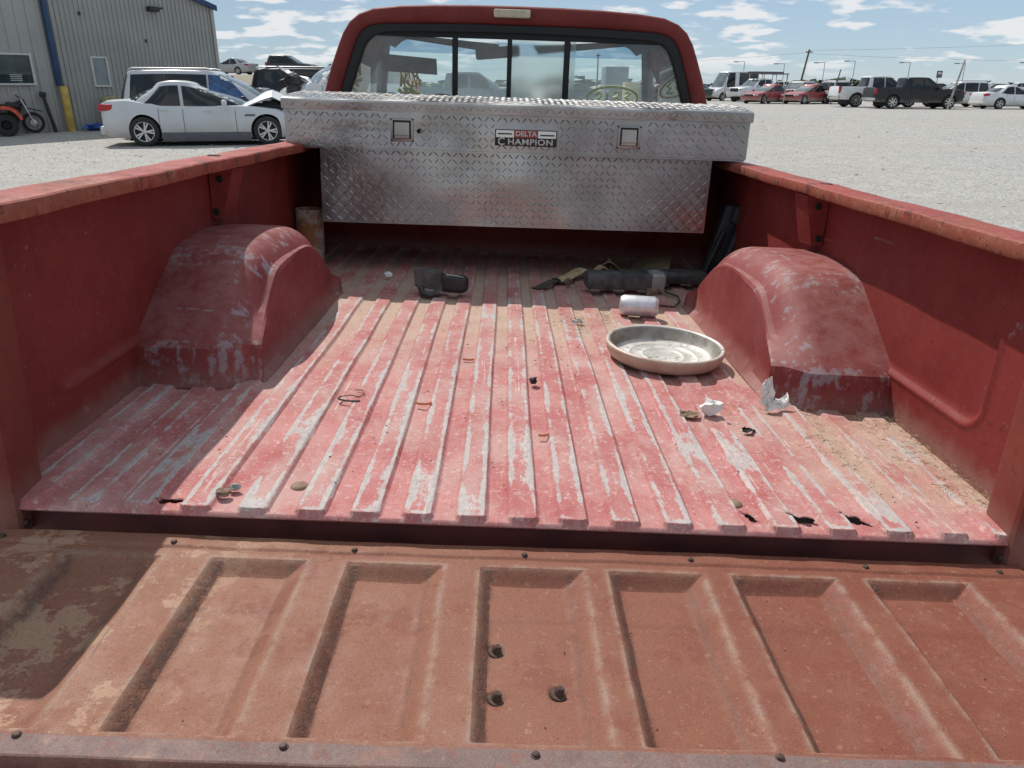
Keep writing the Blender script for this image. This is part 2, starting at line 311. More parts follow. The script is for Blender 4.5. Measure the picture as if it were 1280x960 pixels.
MATS['orange_plastic'] = plain('orange_plastic', (0.60, 0.20, 0.07), 0.5)
MATS['wire'] = plain('grey_wire', (0.16, 0.13, 0.12), 0.5, 0.5)
MATS['stone_dark'] = plain('dark_stone', (0.02, 0.016, 0.014), 0.8, 0, 0.4, 60)
MATS['stone_tan'] = plain('tan_stone', (0.22, 0.15, 0.10), 0.9, 0, 0.35, 60)
MATS['stone_grey'] = plain('grey_stone', (0.27, 0.27, 0.25), 0.9, 0, 0.3, 60)
MATS['dusty_black'] = plain('dusty_black_plastic', (0.075, 0.073, 0.074), 0.55, 0, 0.5, 22)
m = Mt('can_metal'); n = m.noise(40, 4); MATS['can'] = m.fin(m.mix(m.step(n, 0.35, 0.65), (0.62, 0.63, 0.66), (0.76, 0.76, 0.78)), 0.42, 0.55)
m = Mt('dish_enamel'); n = m.noise(9, 6, 0.65); n2 = m.noise(40, 5, 0.7)
c = m.mix(m.step(n, 0.35, 0.62), (0.50, 0.47, 0.41), (0.72, 0.70, 0.65)); c = m.mix(m.math('MULTIPLY', m.step(n2, 0.56, 0.66), 0.65), c, (0.20, 0.16, 0.12))
X = m.xyz(); rr_ = m.math('SQRT', m.math('ADD', m.math('MULTIPLY', X[0], X[0]), m.math('MULTIPLY', X[1], X[1])))
c = m.mix(m.math('MULTIPLY', m.math('MULTIPLY', m.step(rr_, 0.120, 0.132), m.step(rr_, 0.149, 0.143)), m.step(n, 0.25, 0.6)), c, (0.24, 0.215, 0.18))
c = m.mix(m.math('MULTIPLY', m.step(m.noise(24, 6, 0.7, m.vec((1, 1, 1), (3, 3, 3))), 0.55, 0.62), 0.6), c, (0.16, 0.12, 0.09))
MATS['dish_in'] = m.fin(c, 0.42, 0.15)
m = Mt('dish_outside'); n = m.noise(14, 6, 0.65)
MATS['dish_out'] = m.fin(m.mix(m.step(n, 0.3, 0.7), (0.42, 0.29, 0.21), (0.58, 0.46, 0.37)), 0.5, 0.1)
m = Mt('rusted_steel'); n = m.noise(10, 6, 0.7)
MATS['rusted'] = m.fin(m.mix(m.step(n, 0.42, 0.6), (0.36, 0.15, 0.06), (0.50, 0.48, 0.44)), 0.8, 0.1)

# gravel
m = Mt('gravel'); v1 = m.vor(14, out='Color'); v1d = m.vor(14); v2 = m.vor(46, out='Color'); n1 = m.noise(0.22, 6, 0.6); n2 = m.noise(1.6, 6, 0.62); n3 = m.noise(240, 3)
sepc = m.n('ShaderNodeSeparateColor'); m.l(v1, sepc.inputs[0]); sep2 = m.n('ShaderNodeSeparateColor'); m.l(v2, sep2.inputs[0])
g = m.mix(m.step(sep2.outputs[0], 0.0, 1.0), (0.22, 0.214, 0.20), (0.53, 0.518, 0.49))
g = m.mix(m.math('MULTIPLY', m.step(sepc.outputs[0], 0.80, 0.95), 0.5), g, (0.17, 0.16, 0.145))
g = m.mix(m.step(n1, 0.35, 0.68, 0.0, 0.30), g, (0.42, 0.385, 0.325))
g = m.mix(m.step(n2, 0.42, 0.72, 0.0, 0.5), g, (0.30, 0.28, 0.25))
g = m.mix(m.step(m.noise(0.55, 5, 0.6, m.vec((0.18, 1, 1))), 0.45, 0.70, 0.0, 0.55), g, (0.33, 0.305, 0.265))
m.bump(m.math('ADD', m.math('MULTIPLY', v1d, -0.7), m.math('MULTIPLY', n3, 0.15)), 0.6, 0.03)
MATS['gravel'] = m.fin(g, 0.95)
m = Mt('gravel_stone'); n1 = m.noise(3.3, 2); n2 = m.noise(40, 3)
MATS['gstone'] = m.fin(m.mix(m.step(n1, 0.3, 0.7), (0.36, 0.345, 0.315), (0.60, 0.58, 0.54)), 0.9)
m = Mt('dirt'); n1 = m.noise(0.5, 6, 0.6); MATS['dirt'] = m.fin(m.mix(n1, (0.22, 0.18, 0.13), (0.33, 0.29, 0.22)), 0.95)
m = Mt('steel_siding'); n1 = m.noise(0.6, 5, 0.6); n2 = m.noise(6, 5, 0.65, m.vec((1, 1, 0.08)))
c = m.mix(m.step(n1, 0.3, 0.7), (0.345, 0.343, 0.32), (0.41, 0.405, 0.38)); c = m.mix(m.step(n2, 0.5, 0.8, 0, 0.25), c, (0.25, 0.24, 0.215))
MATS['siding'] = m.fin(c, 0.5, 0.1)
MATS['roof_far'] = plain('far_roof', (0.22, 0.23, 0.24), 0.8)
MATS['foliage'] = plain('far_foliage', (0.05, 0.065, 0.04), 0.9, 0, 0.5, 0.4)

# ---------------------------------------------------------------- mesh helpers
class MB:
    def __init__(s): s.v = []; s.f = []; s.mi = []; s.cur = 0; s.at = {}
    def add(s, vs, fs):
        o = len(s.v); s.v += [tuple(p) for p in vs]
        for q in fs: s.f.append(tuple(i + o for i in q)); s.mi.append(s.cur)
        return o
    def box(s, c, d, rot=None, ch=0.0):
        x, y, z = (k / 2 for k in d)
        if ch <= 0:
            P = [(-x, -y, -z), (x, -y, -z), (x, y, -z), (-x, y, -z), (-x, -y, z), (x, -y, z), (x, y, z), (-x, y, z)]
            F = [(0, 3, 2, 1), (4, 5, 6, 7), (0, 1, 5, 4), (1, 2, 6, 5), (2, 3, 7, 6), (3, 0, 4, 7)]
        else:
            P = []; F = []
            bm = bmesh.new(); bmesh.ops.create_cube(bm, size=1.0)
            for v in bm.verts: v.co = Vector((v.co.x * 2 * x, v.co.y * 2 * y, v.co.z * 2 * z))
            bmesh.ops.bevel(bm, geom=bm.edges[:], offset=ch, segments=2, profile=0.5, affect='EDGES')
            bm.verts.index_update(); P = [tuple(v.co) for v in bm.verts]; F = [tuple(v.index for v in f.verts) for f in bm.faces]; bm.free()
        if rot is not None: P = [rot @ Vector(p) for p in P]
        s.add([(p[0] + c[0], p[1] + c[1], p[2] + c[2]) for p in P], F); return s
    def hexa(s, bot, top):                       # 4 bottom points (ccw from above), 4 top points
        s.add(list(bot) + list(top), [(0, 3, 2, 1), (4, 5, 6, 7), (0, 1, 5, 4), (1, 2, 6, 5), (2, 3, 7, 6), (3, 0, 4, 7)]); return s
    def tube(s, pts, r, n=8, cap=True, closed=False):
        pts = [Vector(p) for p in pts]; k = len(pts); rr = r if isinstance(r, (list, tuple)) else [r] * k
        vs = []; prev = None
        for i, p in enumerate(pts):
            a = pts[(i - 1) % k] if (i > 0 or closed) else p; b = pts[(i + 1) % k] if (i < k - 1 or closed) else p
            d = (b - a).normalized()
            if prev is None: u = d.orthogonal().normalized()
            else: u = (prev - d * prev.dot(d)).normalized()
            prev = u; w_ = d.cross(u)
            for j in range(n):
                t = 2 * math.pi * j / n; vs.append(p + (u * math.cos(t) + w_ * math.sin(t)) * rr[i])
        fs = []
        for i in range(k if closed else k - 1):
            for j in range(n):
                a = i * n + j; b = i * n + (j + 1) % n; c2 = ((i + 1) % k) * n; fs.append((a, b, c2 + (j + 1) % n, c2 + j))
        if cap and not closed: fs += [tuple(range(n))[::-1], tuple(range((k - 1) * n, k * n))]
        s.add(vs, fs); return s
    def lathe(s, prof, n=32, axis='z', c=(0, 0, 0)):
        vs = []; k = len(prof)
        for r, z in prof:
            for j in range(n):
                t = 2 * math.pi * j / n; x, y = r * math.cos(t), r * math.sin(t)
                p = (x, y, z) if axis == 'z' else ((z, x, y) if axis == 'x' else (y, z, x))
                vs.append((p[0] + c[0], p[1] + c[1], p[2] + c[2]))
        fs = [(i * n + j, i * n + (j + 1) % n, (i + 1) * n + (j + 1) % n, (i + 1) * n + j) for i in range(k - 1) for j in range(n)]
        s.add(vs, fs); return s
    def grid(s, P, close_u=False):               # P[i][j] points
        a = len(P); b = len(P[0]); vs = [q for row in P for q in row]
        fs = [(i * b + j, i * b + j + 1, ((i + 1) % a) * b + j + 1, ((i + 1) % a) * b + j) for i in range(a if close_u else a - 1) for j in range(b - 1)]
        s.add(vs, fs); return s
    def plate(s, poly, y0, y1, axis=1):          # polygon extruded along an axis
        n = len(poly)
        def mk(p, q): return (q, p[0], p[1]) if axis == 0 else ((p[0], q, p[1]) if axis == 1 else (p[0], p[1], q))
        s.add([mk(p, y0) for p in poly] + [mk(p, y1) for p in poly], [tuple(range(n)), tuple(range(2 * n - 1, n - 1, -1))] + [(i, i + n, (i + 1) % n + n, (i + 1) % n) for i in range(n)])
        return s
    def mesh(s, name, mats, smooth=None, fix=True):
        me = bpy.data.meshes.new(name); me.from_pydata(s.v, [], s.f)
        for m_ in (mats if isinstance(mats, (list, tuple)) else [mats]): me.materials.append(MATS[m_] if isinstance(m_, str) else m_)
        me.polygons.foreach_set('material_index', s.mi)
        for k, vals in s.at.items():
            a = me.attributes.new(k, 'FLOAT', 'POINT'); a.data.foreach_set('value', np.asarray(vals, dtype=np.float32))
        if fix:
            bm = bmesh.new(); bm.from_mesh(me); bmesh.ops.recalc_face_normals(bm, faces=bm.faces[:]); bm.to_mesh(me); bm.free()
        if smooth is not None:
            me.polygons.foreach_set('use_smooth', [True] * len(me.polygons))
            if smooth < 180: me.set_sharp_from_angle(angle=R(smooth))
        me.update(); return me

def link(name, me, parent=None, mat4=None):
    o = bpy.data.objects.new(name, me); C.objects.link(o)
    if parent is not None: o.parent = parent
    if mat4 is not None: o.matrix_basis = mat4
    return o
def tag(o, label=None, cat=None, group=None, kind=None):
    for k, v in (('label', label), ('category', cat), ('group', group), ('kind', kind)):
        if v: o[k] = v
    return o
def thing(name, label, cat, mat4=None, group=None):
    return tag(link(name, None, None, mat4), label, cat, group)
def T3(x, y, z): return Matrix.Translation((x, y, z))
def Rz(a): return Matrix.Rotation(a, 4, 'Z')
def sm(a, b, x):
    t = np.clip((x - a) / (b - a), 0, 1); return t * t * (3 - 2 * t)
def interp(pts, x):
    return float(np.interp(x, [p[0] for p in pts], [p[1] for p in pts]))
def rnd(a, b): return random.uniform(a, b)

# ---------------------------------------------------------------- ground
def ground():
    mb = MB(); S = 3000
    xs = [-S, -300, -60, -20, 0, 20, 60, 300, S]; ys = [-S, -60, -10, 0, 10, 30, 60, 120, 400, S]
    mb.grid([[(x, y, 0) for x in xs] for y in ys])
    tag(link('ground', mb.mesh('ground', 'gravel', fix=False)), 'pale crushed gravel lot reaching to the horizon', None, None, 'structure')
    # loose stones lying on the lot
    N = 26000
    pts = []
    while len(pts) < N:
        if random.random() < 0.35: x = rnd(-17, -1.6); y = rnd(7, 24)
        else: x = rnd(1.6, 26); y = 4 + 38 * random.random() ** 1.5
        if -1.5 < x < 1.5: continue
        pts.append((x, y))
    base = np.array([(1, 0, 0), (-1, 0, 0), (0, 1, 0), (0, -1, 0), (0, 0, 1), (0, 0, -0.6)])
    fc = [(0, 2, 4), (2, 1, 4), (1, 3, 4), (3, 0, 4), (2, 0, 5), (1, 2, 5), (3, 1, 5), (0, 3, 5)]
    V = np.zeros((N, 6, 3)); F = []
    for i, (x, y) in enumerate(pts):
        sz = rnd(0.006, 0.013) * (2.6 if random.random() < 0.02 else 1) * (1 + y / 60); a = rnd(0, 6.28)
        b = base * np.array([sz * rnd(.7, 1.4), sz * rnd(.7, 1.3), sz * rnd(.25, .5)]) + rng.normal(0, sz * .15, (6, 3))
        ca, sa = math.cos(a), math.sin(a); V[i, :, 0] = b[:, 0] * ca - b[:, 1] * sa + x; V[i, :, 1] = b[:, 0] * sa + b[:, 1] * ca + y; V[i, :, 2] = b[:, 2] + sz * .25
        F += [tuple(k + 6 * i for k in q) for q in fc]
    me = bpy.data.meshes.new('loose_gravel'); me.from_pydata(V.reshape(-1, 3).tolist(), [], F); me.materials.append(MATS['gstone'])
    tag(link('loose_gravel', me), 'loose pale stones strewn over the gravel lot', 'gravel', None, 'stuff')
ground()

# ---------------------------------------------------------------- the pickup truck whose bed we look into
BASE = (0, 1.3, -0.86)
TRUCK = thing('pickup_truck', 'old faded red pickup truck with its tailgate down, seen from behind', 'pickup truck', TM @ T3(*BASE))
OFF = T3(-BASE[0], -BASE[1], -BASE[2])
def tp(name, mb, mats, smooth=None, parent=None, label=None, fix=True):
    o = link(name, mb if isinstance(mb, bpy.types.Mesh) else mb.mesh(name, mats, smooth, fix), parent or TRUCK, OFF if parent is None else None)
    if label: o['label'] = label
    return o

WX = 0.85; BL = 2.36
RIBS = [-.79, -.70, -.612, -.52, -.428, -.336, -.25, -.167, -.081, .003, .085, .17, .255, .341, .43, .521, .616, .706, .795]
HOLES = [(-.569, .030, .020, .008, 0.0, 3), (.384, .046, .007, .017, .5, 4), (.470, .043, .026, .014, -.55, 5), (.560, .050, .024, .012, -.5, 6)]
def bed_floor():
    xs = np.unique(np.round(np.concatenate([np.linspace(-WX, WX, 380)] + [np.linspace(r - .034, r + .034, 18) for r in RIBS if abs(r) < .8] + [np.linspace(h[0] - .035, h[0] + .035, 30) for h in HOLES]), 4))
    ys = np.unique(np.round(np.concatenate([np.linspace(0, .10, 42), np.linspace(.10, BL, 150)]), 4))
    Xg, Yg = np.meshgrid(xs, ys)
    crown = np.zeros_like(Xg); edge = np.zeros_like(Xg)
    for i, r in enumerate(RIBS):
        d = np.abs(Xg - r - .0012 * np.sin(Yg * 5 + i)); hw = .0215
        end = np.clip((Yg - .0002 - (d / .022) ** 4 * .004) / .0035, 0, 1)
        cc = (1 - np.clip((d - hw) / .0055, 0, 1)) * end
        crown = np.maximum(crown, cc)
        e = np.exp(-((d - hw + .004) / .0055) ** 2); e2 = np.exp(-((Yg - .010) / .006) ** 2) * (d < hw)
        edge = np.maximum(edge, np.maximum(e, e2) * sm(0.0, .012, Yg))
    dent = .0035 * np.sin(Xg * 9 + Yg * 3) * np.sin(Yg * 7 - Xg * 2) + .002 * np.sin(Xg * 21 + 1) * np.sin(Yg * 15)
    Z = crown * .0078 + dent * .55 * sm(0, .2, Yg) - .001 * (1 - sm(0, .003, Yg))
    dust = (1 - crown) * (.26 * sm(.2, .8, Yg) + .38 * sm(.8, 1.4, Yg)) + .16 + .26 * sm(.5, 1.2, Yg) + .62 * sm(.25, .75, Xg) * sm(.03, .15, Yg) * (1 - sm(.50, .60, Yg)) * (1 - .30 * crown)
    dust += .45 * np.exp(-(((Xg - .16) / .05) ** 2 + ((Yg - 1.22) / .17) ** 2)) * (1 - crown) + .5 * np.exp(-(((Xg - .29) / .03) ** 2 + ((Yg - 1.27) / .12) ** 2))
    dust += .6 * np.exp(-((np.abs(Xg) - .83) / .03) ** 2) * (Xg > 0) + .35 * np.exp(-(((Xg - .56) / .025) ** 2)) * sm(.6, .8, Yg) * (1 - sm(1.5, 1.7, Yg)) + .5 * np.exp(-(((Xg - .64) / .03) ** 2 + ((Yg - .33) / .12) ** 2))
    wear = .25 * np.exp(-((Yg - .25) / .35) ** 2) - .25 * sm(.9, 1.5, Yg) - .10 * sm(.5, .8, -Xg)
    ny, nx = Xg.shape
    V = np.stack([Xg, Yg, Z], -1).reshape(-1, 3)
    ins = np.zeros(len(V), bool)
    for hx, hy, ra, rb, rot, sd_ in HOLES:
        q = np.random.default_rng(sd_); ph = q.uniform(0, 6.28, 6); am = q.uniform(.06, .16, 6)
        dx = V[:, 0] - hx; dy = V[:, 1] - hy; c_, s_ = math.cos(rot), math.sin(rot); u = (dx * c_ + dy * s_) / ra; v = (-dx * s_ + dy * c_) / rb
        th = np.arctan2(v, u); rad = 1 + sum(am[k] * np.sin((k + 2) * th + ph[k]) for k in range(6)); rr = np.hypot(u, v)
        inside = rr < rad; ins |= inside
        near = inside & (rr > 1e-6); k = rad[near] / rr[near] * 1.0
        V[near, 0] = hx + dx[near] * k; V[near, 1] = hy + dy[near] * k; V[near, 2] -= .002
    insg = ins.reshape(ny, nx); F = []
    for j in range(ny - 1):
        for i in range(nx - 1):
            if insg[j, i] and insg[j, i + 1] and insg[j + 1, i + 1] and insg[j + 1, i]: continue
            a = j * nx + i; F.append((a, a + 1, a + nx + 1, a + nx))
    mb = MB(); mb.add(V.tolist(), F)
    n0 = len(mb.v)
    # rolled rear lip and sill face
    base = [(x, -.003, -.006) for x in xs] + [(x, .004, -.012) for x in xs]
    mb.v += base
    for i in range(nx - 1):
        mb.f += [(i + 1, i, n0 + i, n0 + i + 1), (n0 + i + 1, n0 + i, n0 + nx + i, n0 + nx + i + 1)]; mb.mi += [0, 0]
    z2 = np.zeros(2 * nx)
    mb.at = dict(crown=np.concatenate([crown.ravel(), z2]), edge=np.concatenate([edge.ravel(), z2]), dust=np.concatenate([dust.ravel(), z2 + .1]), wear=np.concatenate([wear.ravel(), z2 - .4]))
    o = tp('bed_floor', mb, 'floor', 40, fix=False)
    sl = MB().box((0, .035, -.042), (1.66, .02, .07)); link('rear_sill', sl.mesh('rear_sill', 'sill_shade'), o)
    # cross members under the bed, seen through the rust holes
    for y in (.25, .9, 1.7, 2.2):
        u = MB().box((0, y, -.075), (1.5, .07, .06)); link('cross_member', u.mesh('cross_member', 'grime'), o)
    for (x, y) in ((-.376, .095), (.368, .09)):
        d = MB().lathe([(0, .0035), (.011, .003), (.0145, .0012), (.016, -.002)], 20, c=(x, y, .001)); d = link('floor_plug', d.mesh('floor_plug', 'stone_tan', 60), o)
    return o
FLOOR = bed_floor()

# bed walls with rails, pillars, stake pockets
PROF_W = [(.53, 0), (.542, .045), (.55, .088), (.563, .099), (.64, .150), (.72, .203), (.775, .238), (.805, .253), (.84, .263), (.90, .269), (1.0, .272), (1.10, .271), (1.20, .262), (1.29, .238), (1.385, .190), (1.48, .128), (1.57, .058), (1.60, 0)]
def dense(prof, k=4):
    P = [np.array(p) for p in prof]; out = []
    for i in range(len(P) - 1):
        p0 = P[max(i - 1, 0)]; p1 = P[i]; p2 = P[i + 1]; p3 = P[min(i + 2, len(P) - 1)]
        sharp = i in (0, 1, 2)
        for t in np.linspace(0, 1, k, endpoint=False):
            if sharp: q = p1 + (p2 - p1) * t
            else: q = .5 * (2 * p1 + (p2 - p0) * t + (2 * p0 - 5 * p1 + 4 * p2 - p3) * t * t + (3 * p1 - p0 - 3 * p2 + p3) * t ** 3)
            out.append(tuple(q))
    out.append(tuple(P[-1])); return out
def bed_side(s):
    # inner sheet with pressed panel outline
    ys = np.unique(np.round(np.concatenate([np.linspace(.05, BL, 130), np.linspace(.19, .27, 14)]), 4)); zs = np.unique(np.round(np.concatenate([np.linspace(-.01, .44, 40), np.linspace(.075, .125, 10)]), 4))
    P = []; E = []
    for y in ys:
        row = []
        for z in zs:
            # inside the pressed panel the sheet stands a little farther out
            dy = y - .225; dz = z - .098
            dd = min(dy, dz) if (dy < .03 and dz < .03) else min(dy, dz)
            if dy < .05 and dz < .05: dd = .05 - math.hypot(.05 - dy, .05 - dz)
            step_ = float(sm(-.008, .008, np.array(dd)))
            bead = math.exp(-(dd / .010) ** 2) * .006
            x = .843 + .010 * step_ - bead + .0025 * math.sin(y * 6 + s) * math.sin(z * 9)
            row.append((s * x, y, z)); E.append(bead / .006 * .55)
        P.append(row)
    mb = MB(); mb.grid(P); mb.at['edge'] = E
    side = tp('bed_side', mb, 'wall', 50, fix=False)
    # outer skin
    o = MB(); prof = [(.86, .452), (.905, .40), (.93, .30), (.935, .10), (.95, .06), (.94, 0), (.925, -.18), (.905, -.34)]
    o.grid([[(s * x, y, z) for (x, z) in prof] for y in np.linspace(-.01, 2.38, 12)])
    link('outer_skin', o.mesh('outer_skin', 'cab', 40), side)
    # top rail, rounded lip that overhangs the bed
    prof = [(.852, .430), (.780, .431), (.7735, .4325), (.7715, .436), (.7708, .4545), (.7722, .4585), (.7760, .4610), (.82, .4625), (.862, .4595), (.868, .457), (.872, .452), (.876, .44), (.882, .40)]
    eg = [0, 1, 1, 1, 1, .9, .5, .1, .2, .4, .5, .5, .3]
    yy = np.concatenate([[-.012, -.004, .02], np.linspace(.06, BL + .02, 90)])
    P = []; E = []
    for y in yy:
        sh = .02 if y < -.008 else (.005 if y < 0 else 0)
        w_ = .0009 * math.sin(y * 11 + s * 2) + .0004 * math.sin(y * 31)
        P.append([(s * (x + (.0008 * math.sin(y * 17 + 1) if i < 7 else 0)), y, z - sh + (w_ if z > .42 else 0)) for i, (x, z) in enumerate(prof)]); E += eg
    mb = MB(); mb.grid(P); mb.at['edge'] = E
    n = len(prof); mb.f.append(tuple(range(n))); mb.mi.append(0)
    rail = link('top_rail', mb.mesh('top_rail', 'rail', 30), side)
    for y in (1.05, .10):
        h = MB().lathe([(0, .0), (.012, .0), (.016, .0015), (.018, -.001)], 14, c=(s * .822, y, .463)); link('stake_hole', h.mesh('stake_hole', 'dark'), rail)
    # rear pillar
    mb = MB()
    bot = [(s * .79, -.012, -.055), (s * .93, -.012, -.055), (s * .93, .075, -.055), (s * .80, .085, -.055)]
    top = [(s * .785, -.012, .428), (s * .872, -.012, .43), (s * .872, .075, .43), (s * .795, .085, .428)]
    secs = []
    for k in np.linspace(0, 1, 14):
        q = []
        B = [Vector(b).lerp(Vector(t), k) for b, t in zip(bot, top)]
        ring = []
        for i in range(4):
            a, b, c_ = B[i - 1], B[i], B[(i + 1) % 4]
            d1 = (a - b).normalized(); d2 = (c_ - b).normalized()
            for t in (0, .5, 1): ring.append(b + d1 * .012 * (1 - t) ** 2 + d2 * .012 * t ** 2)
        secs.append(ring + [ring[0]])
    mb.grid(secs); E = [(.0 if s < 0 else .2) + .4 * (1 if (j % 13) < 6 else 0) for j in range(len(mb.v))]; mb.at['edge'] = E
    link('rear_pillar', mb.mesh('rear_pillar', 'pillar', 50), side)
    # stake pocket on the wall
    mb = MB(); y0, y1 = 1.075, 1.165
    a = [(s * .850, y0, .292), (s * .850, y1, .288), (s * .818, y1, .288), (s * .822, y0 + .004, .292)]
    b = [(s * .850, y0, .428), (s * .850, y1, .428), (s * .783, y1, .428), (s * .786, y0 + .004, .428)]
    mb.hexa(a, b)
    mb.at['edge'] = [0.2] * len(mb.v)
    pk = link('stake_pocket', mb.mesh('stake_pocket', 'wall', 40), side)
    for z, xx in ((.400, .822), (.312, .838)):
        h = MB().lathe([(0, -.002), (.008, -.002), (.010, 0)], 12, axis='y', c=(s * xx, 1.0755, z)); link('pocket_hole', h.mesh('pocket_hole', 'dark'), pk)
    return side
SIDES = [bed_side(-1), bed_side(1)]
SIDES[0]['label'] = 'left bed wall lying in shade'; SIDES[1]['label'] = 'right bed wall half lit by the sun'

def wheel_housing(s):
    D = dense(PROF_W); yc = 1.0
    lev = [(.856, 1.0, 1.0), (.78, 1.0, 1.0), (.70, 1.0, 1.0), (.683, .992, .992), (.667, .972, .968), (.652, .940, .930), (.638, .898, .878), (.626, .848, .818), (.613, .836, .804), (.609, .815, .775)]
    P = []; E = []
    for k, (x, sy, sz) in enumerate(lev):
        row = []
        for (y, z) in D:
            low = (1 - float(sm(.06, .19, np.array(z)))) * (1 if y < .9 else 0); zz_ = z * (sz * (1 - low) + low) 
            yy_ = yc + (y - yc) * (sy * (1 - .35 * low) + .35 * low)
            dent = .004 * math.sin(y * 13 + x * 20) * math.sin(z * 17 + k)
            row.append((s * (x - .022 * low * (k / 9) + dent * .6), yy_, zz_ + dent * .5))
            e = .55 if 3 <= k <= 6 else .1
            if .084 < z < .104 and y < .64: e = .70
            if .76 < y < .85: e = max(e, .62)
            if y < .575 and z < .09: e = max(e, .60)
            E.append(e)
        P.append(row)
    # flat inner cheek
    for t, xf_ in ((.0, .609), (.4, .607), (.72, .603), (.86, .597), (1.0, .578)):
        row = []
        for (y, z) in D:
            x0, y0, z0 = P[9][D.index((y, z))]
            zc = min(z0, .0) if t == 1 else z0 * (1 - t)
            row.append((s * (xf_ if z0 > .07 else min(xf_, .585)), y0, z0 * (1 - t) + .002)); E.append(.12 + .3 * t)
        P.append(row)
    mb = MB(); mb.grid(P); mb.at['edge'] = E
    o = tp('wheel_housing', mb, 'well', 26)
    o['label'] = 'left wheel housing with blue-grey scrapes' if s < 0 else 'right wheel housing lit by the sun'
    return o
wheel_housing(-1); wheel_housing(1)

# headboard
mb = MB(); P = []
for z in np.linspace(-.01, .46, 16):
    P.append([(x, BL - .012 * (math.sin(x * 14) > .55) * (.06 < z < .40), z) for x in np.linspace(-.92, .92, 120)])
mb.grid(P); mb.at['edge'] = [0.1] * len(mb.v); head = tp('headboard', mb, 'wall', 40)
r_ = MB().box((0, BL + .01, .445), (1.72, .07, .03), None, .006); r_.at['edge'] = [.3] * len(r_.v); link('top_rail', r_.mesh('head_rail', 'rail', 40), head)

